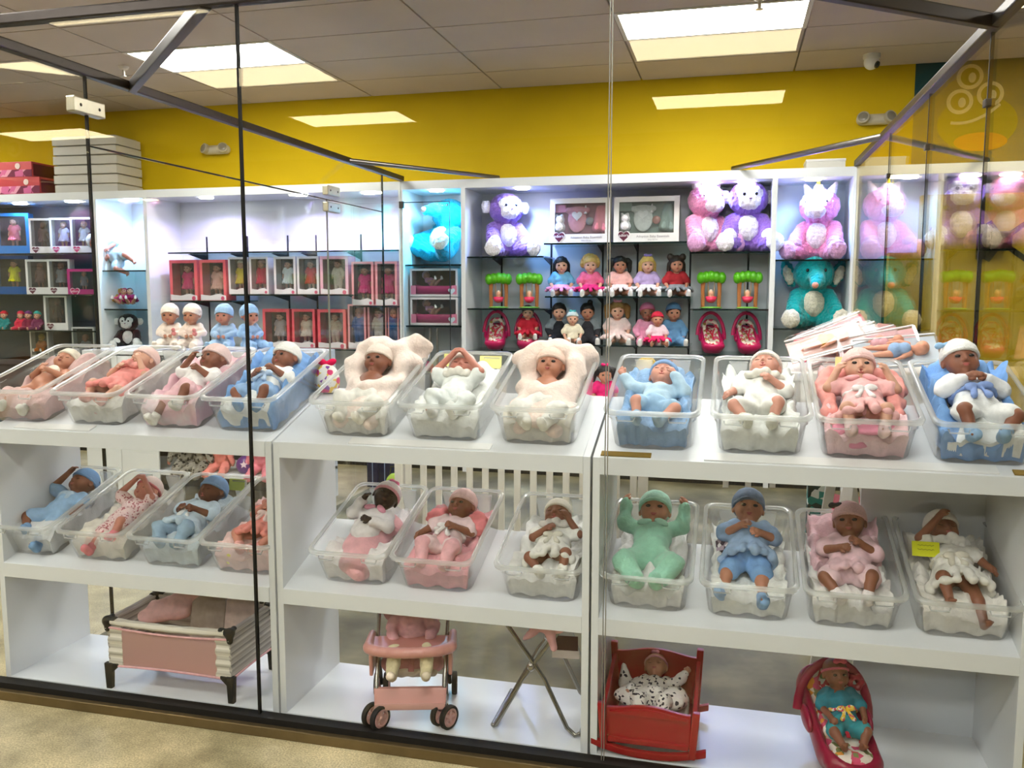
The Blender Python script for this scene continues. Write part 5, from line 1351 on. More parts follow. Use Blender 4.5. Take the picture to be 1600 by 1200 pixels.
# ================================================================== toys in the back cabinets
_C = {}
def cached(key, fn):
    if key not in _C: _C[key] = fn()
    return _C[key]
HM = .0062
def _bb(pose): return Baby(('lap', 'lap') if pose == 'sit' else ('down', 'down'), (pose, pose) if pose == 'sit' else ('stand', 'stand'), (4, 0, 0))
def body_me(pose):
    def f():
        b = _bb(pose); d = Sd(); b.torso(d); b.head(d)
        for j in b.J: b.arm(d, j, False); b.leg(d, j, False)
        return d.mesh(HM)
    return cached('body' + pose, f)
def dress_me(pose, kind):
    def f():
        b = _bb(pose); d = Sd()
        if kind == 'dress':
            b.cloth_torso(d, .007)
            if pose == 'sit':
                for a in range(12):
                    th = 2 * math.pi * a / 12; d.cone((.04 * math.cos(th), .034 * math.sin(th), .05), (.115 * math.cos(th), .085 * math.sin(th) - .05, .012 + .01 * (a % 2)), .015, .016, .016)
            else: b.skirt(d, .13, .085)
            for j in b.J: b.sleeve(d, j, .36, .011)
        elif kind == 'suit':
            b.cloth_torso(d, .009)
            for j in b.J: b.sleeve(d, j, .9, .008); b.trouser(d, j, .95, .010)
        elif kind == 'top':
            b.cloth_torso(d, .008); d.plane((0, 0, .02), (0, 0, -1))
            for j in b.J: b.sleeve(d, j, .42, .010)
        elif kind == 'skirt':
            for a in range(16):
                th = 2 * math.pi * a / 16; d.cone((.045 * math.cos(th), .04 * math.sin(th), .045), (.12 * math.cos(th), .09 * math.sin(th) - .045, .012 + .014 * (a % 2)), .013, .014, .010)
            d.ell((0, -.004, .04), (.062, .052, .03), None, .02)
        d.cone(b.hc + V3(0, 0, -.012), b.hc + V3(0, -.035, -.02), .047, .040, .006, cut=True)
        return d.mesh(HM, (.0018, 140, 4))
    return cached('dress' + pose + kind, f)
def hair_me(style):
    def f():
        b = _bb('sit'); H = b.h; d = Sd()
        d.ell(H(0, .010, .016), (.057, .063, .057), None, .01)
        if style == 'long':
            for x in (-1, 1): d.cone(H(.045 * x, .01, .0), H(.056 * x, .02, -.075), .024, .016, .02)
            d.cone(H(0, .05, 0), H(0, .05, -.085), .04, .045, .02)
        if style == 'pigtails':
            for x in (-1, 1): d.ball(H(.058 * x, .02, .03), .026, .01); d.cone(H(.072 * x, .02, .02), H(.078 * x, .015, -.045), .026, .016, .015)
        if style == 'buns':
            for x in (-1, 1): d.ball(H(.048 * x, .01, .058), .027, .006); d.cone(H(.052 * x, .01, .0), H(.060 * x, .01, -.05), .020, .014, .015)
        if style == 'curly':
            rs = random.Random(3)
            for i in range(26):
                a = math.pi * (i / 25) * 1.25 - .4; d.ball(H(.060 * math.cos(a), .015 + .02 * rs.random(), .018 + .055 * math.sin(a)), .016 + .007 * rs.random(), .004)
        if style == 'topknot': d.ball(H(.02, .01, .075), .022, .006)
        d.ell(H(0, -.030, -.014), (.046, .046, .044), None, .008, cut=True)
        if style in ('short', 'topknot'): d.plane(H(0, 0, -.035), (0, -.3, -1))
        return d.mesh(.006, (.0012, 260, 7))
    return cached('hair' + style, f)
def cap_me():
    b = _bb('sit'); return cached('cap', lambda: b.hat(20, .009, -.006, 0, 1.08).mesh(.006))
def shoe_me(pose):
    def f():
        b = _bb(pose); d = Sd()
        for j in b.J: b.foot(d, j, .006); u = j['an'] - j['kn']; d.cone(j['an'] - u * .15, j['an'], .018, .018, .006)
        return d.mesh(.006)
    return cached('shoe' + pose, f)
def eyes_of(par, pose, iris='#1c1512', lips='#b04a4a'):
    b = _bb(pose)
    for x in (-1, 1): add('eye', EYE_ME, m('gloss', iris), par, TM(b.h(.0195 * x, -.047, .002), s=1.15))
    add('lips', cached('lips', lambda: MB().ell((0, 0, 0), (.009, .004, .0045), 10, 6).mesh(smooth=True)), m('skin', lips), par, TM(b.h(0, -.054, -.027)))
def toydoll(label, mtx, skin, hair, wear, pose='sit', cap=None, shoes='#f2efec', group=None, bow=None, par=None, extra=None):
    t = thing('toy_doll', label, 'doll', mtx, group) if par is None else par
    if par is not None: t = bpy.data.objects.new('doll', None); COL.objects.link(t); t.parent = par; t.matrix_local = mtx
    if par is None:
        bo = add('body', body_me(pose), m('skin', SKIN.get(skin, skin)), t); eyes_of(bo, pose)
    else:
        bo = add('doll', body_me(pose), m('skin', SKIN.get(skin, skin)), par, mtx); bpy.data.objects.remove(t); t = bo; eyes_of(bo, pose)
    for k, c in wear: add(k, dress_me(pose, k), m('fab', c) if isinstance(c, str) else c, t)
    if hair: add('hair', hair_me(hair[0]), m('hair', hair[1]), t)
    if cap: add('cap', cap_me(), m('knit', cap), t)
    if shoes: add('shoes', shoe_me(pose), m('fab', shoes), t)
    if bow:
        b = _bb(pose); add('bow', cached('bow', lambda: Sd().ell((-.016, 0, 0), (.018, .010, .012), R3(ry=.35), .003).ell((.016, 0, 0), (.018, .010, .012), R3(ry=-.35), .003).ball((0, 0, 0), .007, .003).mesh(.005)), m('fab', bow), t, TM(b.h(0, -.015, .074)))
    return t
YS = YC + .26
def sitdoll(px, z, label, skin, hair, wear, sc=1.12, Y=YS, rz=0, **k):
    x = at(px, 450, Y).x
    return toydoll(label, TM((x, Y, z + .032 * sc), rz=RAD(rz + 12), s=sc), skin, hair, wear, **k)
R1, R2_ = 1.55, 1.128
sitdoll(877, R1, 'seated doll with long black hair, blue top and pink tutu', 'light', ('long', '#0e0c0e'), (('top', '#6fb0d8'), ('skirt', '#e59ac6')), shoes='#c9ccd6')
sitdoll(922, R1, 'seated doll with curly blonde hair and layered hot pink dress', 'light', ('curly', '#c9a25c'), (('top', '#e06a94'), ('skirt', '#e2377f')), shoes='#f4f1f0')
sitdoll(968, R1, 'seated doll with black pigtails in pale pink and white dress', 'tan', ('pigtails', '#120e0e'), (('top', '#f0b9b4'), ('skirt', '#f2e3e2')), shoes='#f4f1f0')
sitdoll(1011, R1, 'seated doll with straight blonde hair, headband and lilac top', 'light', ('long', '#d8b25e'), (('top', '#b9a4d4'), ('skirt', '#e6e2e6')), shoes='#f4f1f0', bow='#8f7ac0')
sitdoll(1056, R1, 'seated doll with brown hair buns, red collar and grey dress', 'tan', ('buns', '#2c1c14'), (('top', '#a82c34'), ('skirt', '#8f949c')), shoes='#f0ecec')
sitdoll(874, R2_, 'seated doll with short dark hair and grey quilted vest over dark trousers', 'light', ('short', '#1a1210'), (('suit', '#2b2d34'), ('top', '#7f8790')), 1.15)
sitdoll(918, R2_, 'seated doll with black topknot and silver vest', 'tan', ('topknot', '#100c0c'), (('suit', '#3a3a40'), ('top', '#8d959c')), 1.15)
sitdoll(895, R2_, 'small baby doll in cream shirt and pale cap with cyan bow before the vested pair', 'light', None, (('top', '#efe6cc'),), .92, YC + .13, cap='#d7e6e6', bow='#4fc4c8', shoes=None)
sitdoll(965, R2_, 'seated doll with sandy pigtails in white and pink party dress', 'light', ('pigtails', '#9a7440'), (('dress', '#f1d9d6'),), 1.2, bow='#ee9ab0')
sitdoll(1012, R2_, 'seated dark doll in pink cap and pink panda suit', 'brown', None, (('suit', '#e59ab8'),), 1.15, cap='#e07fa6')
sitdoll(1053, R2_, 'seated doll in blue cap and blue puppy suit', 'tan', ('short', '#241812'), (('suit', '#6f9cc6'),), 1.15, cap='#5f86b0')
sitdoll(1028, R2_, 'small doll in red cap, pale top and hot pink skirt before the capped pair', 'tan', None, (('top', '#f0d8e2'), ('skirt', '#ee2f6e')), .92, YC + .13, cap='#d8344e', shoes=None)
def bear_face(px, z, Y, col, lab):
    pass

# ---- doll car seats and swing trees
fl2 = pattern('floral_back', ['#f4e6d8', '#d8304a', '#f4e6d8', '#b0893c', '#e4557c', '#f0e0d0'], 42)
Z3 = 1.06
for px, lab in ((775, 'empty magenta doll car seat at the left of the central cabinet'), (825, 'magenta doll car seat holding the doll in red, central cabinet'), (1112, 'empty magenta doll car seat with arched handle under the left right-hand swing tree'), (1168, 'empty magenta doll car seat under the rightmost swing tree')):
    carseat('doll_car_seat', lab, TM((at(px, 500, YS).x, YS, Z3 + .002), rz=RAD(10), s=.90), '#c8175c', fl2, hz=.235, h=.010, group='doll car seats in the central cabinet')
sitdoll(825, Z3 + .11, 'doll with dark hair in a red dress seated in the magenta car seat', 'light', ('short', '#140e0e'), (('dress', '#c8283c'),), .95, YS - .05)
def swing(px, label, zb):
    Y = YC + .2; x = at(px, 460, Y).x
    t = thing('toy_swing', label, 'toy', TM((x, Y, zb + .001), rz=RAD(10)) @ Matrix.Diagonal((.80, .9, 1.02, 1)), 'green-topped toy swings')
    d = Sd()
    for i, cx in enumerate((-.11, -.055, 0, .055, .11)): d.ell((cx, 0, .255 + .012 * (1 - abs(i - 2) / 2)), (.044, .056, .050), None, .008)
    add('tree_top', cached('sw1', lambda: d.mesh(.009)), m('pl', '#62c21c'), t)
    for sx in (-1, 1):
        add('trunk', cached('sw2%d' % sx, lambda: Sd().path([(sx * .085, 0, .01), (sx * .078, 0, .06), (sx * .083, 0, .14), (sx * .075, 0, .23)], [.020, .014, .013, .016], .006).cone((sx * .095, 0, .02), (sx * .10, 0, .23), .010, .012, .006).mesh(.007)), m('matte', '#b0703c'), t)
        add('rope', cached('sw3%d' % sx, lambda: MB().tube([(sx * .035, 0, .23), (sx * .03, 0, .10)], .003, 6).mesh()), m('pl', '#e0a040'), t)
    add('base', cached('sw4', lambda: Sd().ell((0, 0, .006), (.12, .06, .010), None, .004).plane((0, 0, 0), (0, 0, -1)).mesh(.007)), m('pl', '#7ec850'), t)
    add('pod', cached('sw5', lambda: Sd().ell((0, -.005, .075), (.052, .045, .030), None, .008).cone((-.05, -.005, .09), (.05, -.005, .09), .012, .012, .006).mesh(.007)), m('pl', '#e8345e'), t)
    hd = add('rider', cached('sw6', lambda: Sd().ball((0, -.008, .125), .024).ball((0, -.005, .095), .026, .01).mesh(.006)), m('skin', '#f0b090'), t)
    add('bonnet', cached('sw7', lambda: Sd().ball((0, .002, .132), .026).plane((0, -.004, .13), (0, -1, -.6)).mesh(.005)), m('pl', '#f2e0c8'), hd)
for px, lab, zb in ((779, 'green-topped toy swing, left of the pair beside the seated dolls', 1.44), (827, 'green-topped toy swing, right of the pair beside the seated dolls', 1.44), (1111, 'green-topped toy swing, left of the pair under the plush unicorn', 1.446), (1168, 'green-topped toy swing, right of the pair under the plush monkey', 1.446)):
    swing(px, lab, zb)

# ---- plush animals
def plush(kind, label, px, z, sc, rz, c1, c2, c3=None, Y=None, flip=False):
    sc *= 1.24
    Y = Y or YC + .27; x = at(px, 400, Y).x
    M4 = TM((x, Y, z + .002), rz=RAD(rz), s=sc)
    if flip: M4 = TM((x, Y, z + .002 + .01), rz=RAD(rz), s=sc)
    t = thing('plush_' + kind, label, 'plush toy', M4)
    f1, f2 = m('fur', c1), m('fur', c2); f3 = m('fur', c3 or c2)
    fold = (.0036, 230, 3); h = .0085
    d = Sd().ell((0, .02, .145), (.115, .10, .135), None, .03)
    for s in (-1, 1):
        d.cone((s * .10, .0, .21), (s * .128, -.09, .12), .048, .052, .03)
        d.cone((s * .07, -.02, .055), (s * .145, -.14, .058), .062, .055, .03)
    d.ell((0, -.01, .355), (.130, .115, .115), None, .02)
    if kind == 'elephant': d.path([(0, -.10, .35), (.0, -.17, .31), (-.02, -.215, .285)], [.055, .042, .034], .02)
    if kind == 'unicorn': d.ell((0, -.10, .325), (.075, .07, .06), None, .03)
    bo = add('body', d.mesh(h, fold), f1, t)
    add('belly', Sd().ell((0, -.045, .155), (.075, .055, .09), None, .02).mesh(h, fold), f2, t)
    for s in (-1, 1):
        add('foot_pad', Sd().ell((s * .158, -.175, .062), (.060, .034, .063), R3(rz=s * .3), .01).mesh(h, fold), f3, t)
        if kind == 'elephant':
            e = add('ear', Sd().ell((s * .155, .02, .355), (.045, .020, .095), R3(ry=s * .35), .01).mesh(h, fold), f1, t)
            add('ear_lining', Sd().ell((s * .160, .0, .345), (.032, .014, .070), R3(ry=s * .35), .01).mesh(h, fold), f2, e)
        elif kind == 'monkey':
            e = add('ear', Sd().ell((s * .150, .0, .365), (.040, .022, .048), None, .01).mesh(h, fold), f2, t)
        else:
            e = add('ear', Sd().cone((s * .075, .0, .45), (s * .10, .0, .50), .032, .014, .01).mesh(h), f2, t)
        add('hand', Sd().ball((s * .128, -.115, .105), .050).mesh(h, fold), f3 if kind != 'elephant' else f1, t)
        ey = {'elephant': (s * .055, -.118, .375), 'monkey': (s * .038, -.128, .375), 'unicorn': (s * .065, -.105, .375)}[kind]
        add('eye', cached('peye', lambda: MB().ell((0, 0, 0), (.011, .008, .012), 12, 8).mesh(smooth=True)), m('gloss', '#101018'), t, TM(ey))
    if kind == 'monkey':
        add('face_patch', Sd().ell((-.035, -.075, .375), (.055, .05, .055), None, .02).ell((.035, -.075, .375), (.055, .05, .055), None, .02).ell((0, -.09, .325), (.072, .06, .052), None, .02).mesh(h, fold), f2, t)
        add('nose', MB().ell((0, -.152, .345), (.012, .006, .007), 10, 6).mesh(smooth=True), m('pl', '#8a5a80'), t)
    if kind == 'unicorn':
        add('horn', MB().lathe([(.022, .45), (.017, .475), (.014, .49), (.009, .515), (.001, .545)], 14, (0, -.06, 0)).mesh(smooth=True), m('fab', '#f0d23a'), t)
        add('muzzle', Sd().ell((0, -.115, .318), (.072, .058, .052), None, .02).mesh(h, fold), f2, t)
        dm = Sd()
        for k in range(7): dm.ball((.01 * (k % 2), -.05 + .03 * k, .465 - .012 * k - .004 * k * k), .034, .012)
        add('mane', dm.mesh(h, fold), f2, t)
    if kind == 'elephant':
        add('trunk_tip', Sd().ball((-.024, -.24, .278), .022).mesh(h), m('fur', '#e39a86'), t)
    return t
plush('monkey', 'purple plush monkey with white belly at the left of the central cabinet', 790, 1.90, .98, 34, '#8e6cc4', '#f1edf6')
plush('unicorn', 'pink plush unicorn leaning on the purple monkey, central cabinet', 1101, 1.92, 1.0, 30, '#ee9ac4', '#f6e6f4', '#d9a0cf')
plush('monkey', 'purple plush monkey with white face beside the pink unicorn, central cabinet', 1166, 1.92, 1.02, 6, '#9068c8', '#efe8f4')
plush('unicorn', 'large pink plush unicorn with yellow horn on the shelf above the teal elephant', 1278, 1.851, 1.0, -18, '#ef8fc2', '#f7e4f2', '#cf9cc8')
plush('elephant', 'teal plush elephant with curled trunk below the large pink unicorn', 1272, 1.289, 1.02, 4, '#12a6a8', '#d8d4c0', '#dcd6c6')
# teal elephant tipped forward in the cyan bay
e2 = plush('elephant', 'bright cyan plush elephant slumped head down in the cyan-lit cabinet', 680, 1.834, 1.06, -24, '#1fb4cf', '#d8eef2', '#e4eef0')
e2.matrix_world = e2.matrix_world @ TM((0, .02, .03), rx=RAD(-24))
plush('monkey', 'grey-white plush monkey in the cabinet beyond the right glass wall', 1500, 1.85, 1.0, -20, '#b6a6cf', '#efe8f4')

# ---- boxes with print
def heart(S, n=20):
    P = []
    for k in range(n):
        a = 2 * math.pi * k / n
        P.append((S * .0588 * 16 * math.sin(a) ** 3, S * .0588 * (13 * math.cos(a) - 5 * math.cos(2 * a) - 2 * math.cos(3 * a) - math.cos(4 * a))))
    return P
def logo(par, x, y, z, S, col='#5a0f2c'):
    l = add('logo_heart', MB().prism(heart(S * 1.14), y - .002, y).mesh(), m('card', '#f6f0f0'), par, TM((x, 0, z)))
    add('logo_fill', MB().prism(heart(S), y - .004, y - .002).mesh(), m('card', col), l)
    text('logo_text', 'adora', S * .72, m('card', '#f8f4f4'), l, TM((0, y - .0045, S * .08)) @ FRONT)
def carton(t, w, hgt, dp, col, frame=.018, bottom=.05, inside='#5a4a48', side=None):
    """open-front window carton; origin at base centre front"""
    cm = m('card', col)
    add('carton_back', B(-w / 2, w / 2, dp - .004, dp, 0, hgt).mesh(), m('card', inside), t)
    for s in (-1, 1): add('carton_side', B(*sorted((s * w / 2, s * (w / 2 - .003))), 0, dp, 0, hgt).mesh(), m('card', side or col), t)
    add('carton_top', B(-w / 2, w / 2, 0, dp, hgt - .003, hgt).mesh(), cm, t); add('carton_base', B(-w / 2, w / 2, 0, dp, 0, .003).mesh(), cm, t)
    fr = MB().box(-w / 2, w / 2, -.002, 0, 0, bottom).box(-w / 2, w / 2, -.002, 0, hgt - frame, hgt).box(-w / 2, -w / 2 + frame, -.002, 0, bottom, hgt - frame).box(w / 2 - frame, w / 2, -.002, 0, bottom, hgt - frame)
    add('carton_front', fr.mesh(), cm, t)
    add('window_film', B(-w / 2 + frame, w / 2 - frame, -.001, -.0002, bottom, hgt - frame).mesh(), clear('box_film', '#f2f5f5', .05, .04), t)
def boxdoll(px0, px1, zb, hgt, label, col, dress, hair, skin='light', Y=YC + .16, kind='dress', inside='#4a3c3e', front='#efe6e6', cap=None, rz=0, group='boxed dolls in the wide cabinet'):
    xa, xb = at(px0, 440, Y).x, at(px1, 440, Y).x; w = (xb - xa) * .97; dp = min(.17, .6 * w)
    t = thing('boxed_doll', label, 'boxed doll', TM(((xa + xb) / 2, Y, zb + .001), rz=RAD(rz)), group)
    carton(t, w, hgt, dp, col, w * .10, hgt * .10, inside)
    add('front_wave', MB().prism([(-w * .48, .003), (w * .48, .003), (w * .48, hgt * .12), (w * .2, hgt * .165), (-w * .1, hgt * .12), (-w * .48, hgt * .15)], -.004, -.002).mesh(), m('card', front), t)
    add('round_badge', MB().lathe([(w * .07, 0), (w * .07, .003)], 14).xf(TM((w * .36, -.002, hgt * .055), rx=RAD(90))).mesh(), m('card', '#d85a78'), t)
    s = hgt * .80 / .455
    toydoll('', TM((0, dp * .5, hgt * .11 + .183 * s), s=s), skin, hair, ((kind, dress),), 'stand', cap=cap, par=t, shoes='#f0e8e6')
HB2 = .40
z1a = 1.50
boxdoll(265, 309, z1a, HB2, 'coral window box with a doll in a hot pink dress, leftmost of the upper row', '#ee6a72', '#e8437e', ('short', '#7a5a3c'))
boxdoll(312, 354, z1a, HB2, 'coral window box with a doll in a peach dress, second of the upper row', '#ee6a72', '#f0b4a6', ('short', '#2a1a14'), 'tan')
wav = '#f4f2f2'
boxdoll(357, 388, zr1, .36, 'white-based box with a doll in yellow over leopard skirt', '#e9dcdc', '#e6c22c', ('short', '#6a4a2a'), cap='#e8e0cc')
boxdoll(390, 420, zr1, .36, 'white-based box with a doll in crimson dress and cap', '#e7d8d8', '#cf2040', ('short', '#3a241a'), 'tan', cap='#cfa0a0')
boxdoll(428, 463, zr1, .36, 'white-based box with a dark-haired doll in white and black dress', '#ecdede', '#e0e0e4', ('short', '#120e0e'), 'tan')
boxdoll(464, 499, zr1, .36, 'white-based box with a doll in a scarlet dress', '#ecdede', '#e2342c', ('short', '#5a3a24'))
boxdoll(500, 545, zr1, .36, 'pink-sided box with a doll in cream pyjamas', '#f0b2c0', '#ecdcc8', ('short', '#6a4a34'), kind='suit')
boxdoll(549, 584, zr2, .41, 'pink-edged box with a dark-haired doll in magenta dress', '#f0a0a6', '#dc2f7c', ('short', '#1c1212'), 'tan')
boxdoll(586, 621, zr2, .41, 'pink-edged box with a doll in rose dress beside the cabinet divider', '#f0a0a6', '#d8487a', ('short', '#241614'), 'tan')
zq = 1.05
boxdoll(408, 451, zq, .37, 'coral box with a doll in grey and pink, leftmost of the lower row', '#e8606a', '#c9b4b4', ('short', '#4a3020'))
boxdoll(454, 491, zq, .37, 'coral box with a doll in cream knit, second of the lower row', '#e8606a', '#e2cdb8', ('short', '#5a3c28'))
boxdoll(494, 540, zq, .37, 'wide coral box with a doll in beige pyjamas, lower row', '#e8606a', '#dcc8b0', ('short', '#6a4a34'), kind='suit')
boxdoll(542, 571, zq, .42, 'pink-edged box with a doll in a blue suit, lower row', '#e9a0a4', '#1e5fa8', None, 'tan', kind='suit')
boxdoll(573, 603, zq, .42, 'pink-edged box with a doll in a cream suit, lower row', '#e9a0a4', '#ecd6c4', ('short', '#7a5a3a'), kind='suit')
boxdoll(605, 622, zq, .42, 'narrow box with a doll in blue at the cabinet divider, lower row', '#e9a0a4', '#27588f', None, 'tan', kind='suit')
# far-left cabinet boxes
def leftbox(px0, px1, zb, hgt, label, col, inside, dress, skin, hair=None, lg=True, kind='dress'):
    Y = YC + .14; xa, xb = at(px0, 400, Y).x, at(px1, 400, Y).x; w = (xb - xa) * .96
    t = thing('boxed_doll', label, 'boxed doll', TM(((xa + xb) / 2, Y, zb + .001), rz=RAD(14)), 'boxed dolls in the far left cabinet')
    carton(t, w, hgt, .10, col, w * .09, hgt * .20, inside)
    s = hgt * .72 / .455
    toydoll('', TM((0, .05, hgt * .18 + .183 * s), s=s), skin, hair, ((kind, dress),), 'stand', par=t, shoes=None)
    if lg: logo(t, -w * .25, -.003, hgt * .11, w * .16, '#c02a6a' if inside != '#2a2428' else '#5a0f2c')
sh = (1.98, 1.56, 1.19)
leftbox(50, 82, sh[0] - .0, .36, 'white window box with a dark interior and long-haired doll, top left shelf', '#e9e8ea', '#2a2428', '#6a4a44', 'dark')
leftbox(82, 114, sh[0], .36, 'white window box with purple lining, middle of the top left shelf', '#ecebee', '#8a2a96', '#d8c8e0', 'light')
leftbox(114, 146, sh[0], .36, 'white window box with purple lining, right of the top left shelf', '#ecebee', '#7a2a8c', '#e6e0e8', 'light')
leftbox(41, 74, sh[1], .36, 'white window box with a brown doll, left of the second shelf at far left', '#e9e8e6', '#2a2428', '#7a5a54', 'brown')
leftbox(75, 106, sh[1], .36, 'white window box with a grey doll, right of the second shelf at far left', '#e9e8e6', '#2a2428', '#8a8a8c', 'brown')
leftbox(66, 98, sh[2], .36, 'white window box nearly empty inside on the third shelf at far left', '#e9e8e6', '#2a2428', '#3a3438', 'dark')
leftbox(106, 146, sh[1] - .001, .26, 'pink transparent gift box of a doll on the second shelf at far left', '#b83a80', '#4a4048', '#8a808a', 'tan')
leftbox(-2, 44, sh[0], .42, 'blue-edged box with a dark-haired doll in coral, top shelf at far left', '#2b78b8', '#2c2a34', '#ee7a86', 'light', ('long', '#140e10'), False)
leftbox(-6, 40, sh[1], .40, 'blue-based box with a doll in black and yellow, second shelf at far left', '#2a5a98', '#26242c', '#d8d018', 'tan', ('short', '#120e0e'), False)
for px, cap, suit, lab in ((4, '#e8364a', '#2f8a8a', 'small doll in red cap and teal suit on the third shelf at far left'), (30, '#ee4460', '#d83a54', 'small doll in red cap and red suit on the third shelf at far left'), (42, '#7a3a7a', '#8a2f4a', 'small doll in plum cap on the third shelf at far left'), (56, '#3fb0a8', '#7a3a5a', 'small doll in aqua cap on the third shelf at far left')):
    sitdoll(px, sh[2], lab, 'light', None, (('suit', suit),), .62, YC + .16, cap=cap, shoes=None)
p = at(62, 548, YC + .2)
t = thing('boxed_doll', 'clear-fronted box with an orange and yellow animal doll, below the third shelf at far left', 'boxed doll', TM((p.x, YC + .2, .88), rz=RAD(12)), 'boxed dolls in the far left cabinet'); carton(t, .20, .30, .1, '#e6e4e2', .015, .04, '#2a2620'); toydoll('', TM((0, .05, .10), s=.55), '#d8a030', None, (('suit', '#e07a2a'),), 'sit', cap='#d8b030', par=t)
p = at(130, 530, YC + .2)
t = thing('boxed_doll', 'low clear box with a grey doll beside the far left divider', 'boxed doll', TM((p.x, YC + .2, .88), rz=RAD(12)), 'boxed dolls in the far left cabinet'); carton(t, .24, .34, .1, '#dcdcda', .015, .05, '#3a3a40'); toydoll('', TM((0, .05, .10), s=.6), 'tan', None, (('suit', '#a0a0a8'),), 'sit', par=t)
tb = thing('storage_crate', 'dark low crate under the boxes of the far left cabinet', 'crate', TM((at(70, 560, YC + .25).x, YC + .1, .121)))
add('crate_body', B(-.45, .75, .0, .35, 0, .757).mesh(bev=.004), m('matte', '#3a3a40'), tb); add('crate_lip', B(-.46, .76, -.01, .36, .70, .757).mesh(bev=.004), m('matte', '#47474e'), tb)

# gift sets
def giftset(px0, px1, label, lining, c):
    Y = YC + .22; xa, xb = at(px0, 340, Y).x, at(px1, 340, Y).x; w = (xb - xa) * .985; hgt = .40; zb = 2.012
    t = thing('gift_set_box', label, 'gift box', TM(((xa + xb) / 2, Y, zb), rx=RAD(-4)))
    carton(t, w, hgt, .06, '#ece9e6', .045, .085, lining)
    logo(t, -w * .34, -.004, .062, .052)
    text('caption', 'Adoption Baby Essentials', .028, m('card', '#8a8084'), t, TM((.06, -.004, .055)) @ FRONT)
    text('caption', 'Baby Gift Set', .016, m('card', '#a09a9c'), t, TM((.06, -.004, .027)) @ FRONT)
    add('romper', Sd().ell((-.03, .035, .215), (.088, .012, .12), None, .02).cone((-.12, .035, .30), (.06, .035, .30), .024, .024, .02).mesh(.008), m('fab', c[0]), t)
    add('bib', MB().prism([(a * .9 - .03, b * .9 + .25) for a, b in heart(.055)], .015, .02).mesh(), m('fab', c[1]), t)
    add('plush_toy', Sd().ball((-.185, .035, .15), .05).ball((-.185, .03, .215), .042).ball((-.215, .03, .255), .014).ball((-.165, .03, .255), .014).mesh(.008), m('fur', '#efe9ea'), t)
    add('folded_cloth', B(-.25, -.13, .015, .045, .28, .35).mesh(bev=.006), m('fab', c[2]), t)
    add('folded_cloth', Sd().cone((.15, .04, .14), (.17, .04, .31), .045, .03, .01).cone((.20, .04, .31), (.215, .04, .13), .03, .045, .01).mesh(.008), m('fab', c[2]), t)
    add('pacifier', MB().ell((.085, .025, .20), (.036, .012, .036), 14, 8).mesh(smooth=True), m('pl', c[3]), t)
    add('bottle', MB().lathe([(.014, 0), (.014, .05), (.008, .06), (.005, .075)], 12, (.045, .03, .265)).mesh(smooth=True), m('pl', '#efe6ea'), t)
giftset(858, 954, 'white gift set box of pink baby clothes and bib', '#b07a86', ('#e9a0aa', '#f4eef0', '#e08a98', '#8a8a8a'))
giftset(958, 1062, 'white gift set box of grey baby clothes with a bear suit', '#7f918a', ('#d5d5d0', '#e4e2de', '#8fa09a', '#b07a70'))
# bathtub boxes
for zb, lab in ((1.285 + .26, 'boxed doll in a pink bathtub, upper of the two under the cyan elephant'), (1.283, 'boxed doll in a pink bathtub, lower of the two under the cyan elephant')):
    Y = YC + .12; xa, xb = at(640, 450, Y).x, at(716, 450, Y).x; w = xb - xa
    t = thing('boxed_doll', lab, 'boxed doll', TM(((xa + xb) / 2, Y, zb), rz=RAD(4)), 'bathtub doll boxes')
    carton(t, w * .96, .255, .2, '#eee6ea', .02, .02, '#6a5a2c' if zb > 1.4 else '#3a3034')
    for s in (-1, 1): add('side_print', B(*sorted((s * w * .46, s * w * .36)), -.005, -.003, .02, .10).mesh(), m('card', '#e48aa8'), t)
    add('tub', Sd().cone((-.15, .08, .075), (.15, .08, .075), .065, .065, .02).cone((-.14, .08, .125), (.14, .08, .125), .056, .056, .02, cut=True).plane((0, 0, .012), (0, 0, -1)).plane((0, 0, .115), (0, 0, 1)).mesh(.009), m('pl', '#e8388c'), t)
    toydoll('', TM((-.03, .08, .105), rz=RAD(60), rx=RAD(-45), s=.58), 'light', None, (('top', '#d8a0c8'),), 'sit', cap='#efd8e6', par=t)
    add('logo_heart', MB().prism([(a + w * .36, b + .05) for a, b in heart(.035)], -.007, -.005).mesh(), m('card', '#d8e4f0'), t)
t = thing('display_rack', 'small chrome rack of pink accessories under the bathtub boxes', 'rack', TM((at(680, 530, YC + .2).x, YC + .2, .121)))
for x in (-.05, .02): add('pole', MB().tube([(x, 0, 0), (x, 0, 1.13)], .012, 8).mesh(smooth=True), chrome, t)
add('tray', B(-.20, .20, -.08, .12, .70, .72).mesh(bev=.004), m('metal', '#8a8a88'), t); add('accessory', Sd().ell((-.1, 0, .77), (.09, .06, .05), None, .01).ell((.08, .02, .76), (.08, .06, .04), None, .01).mesh(.012, (.006, 80, 2)), m('fab', '#a8406a'), t)

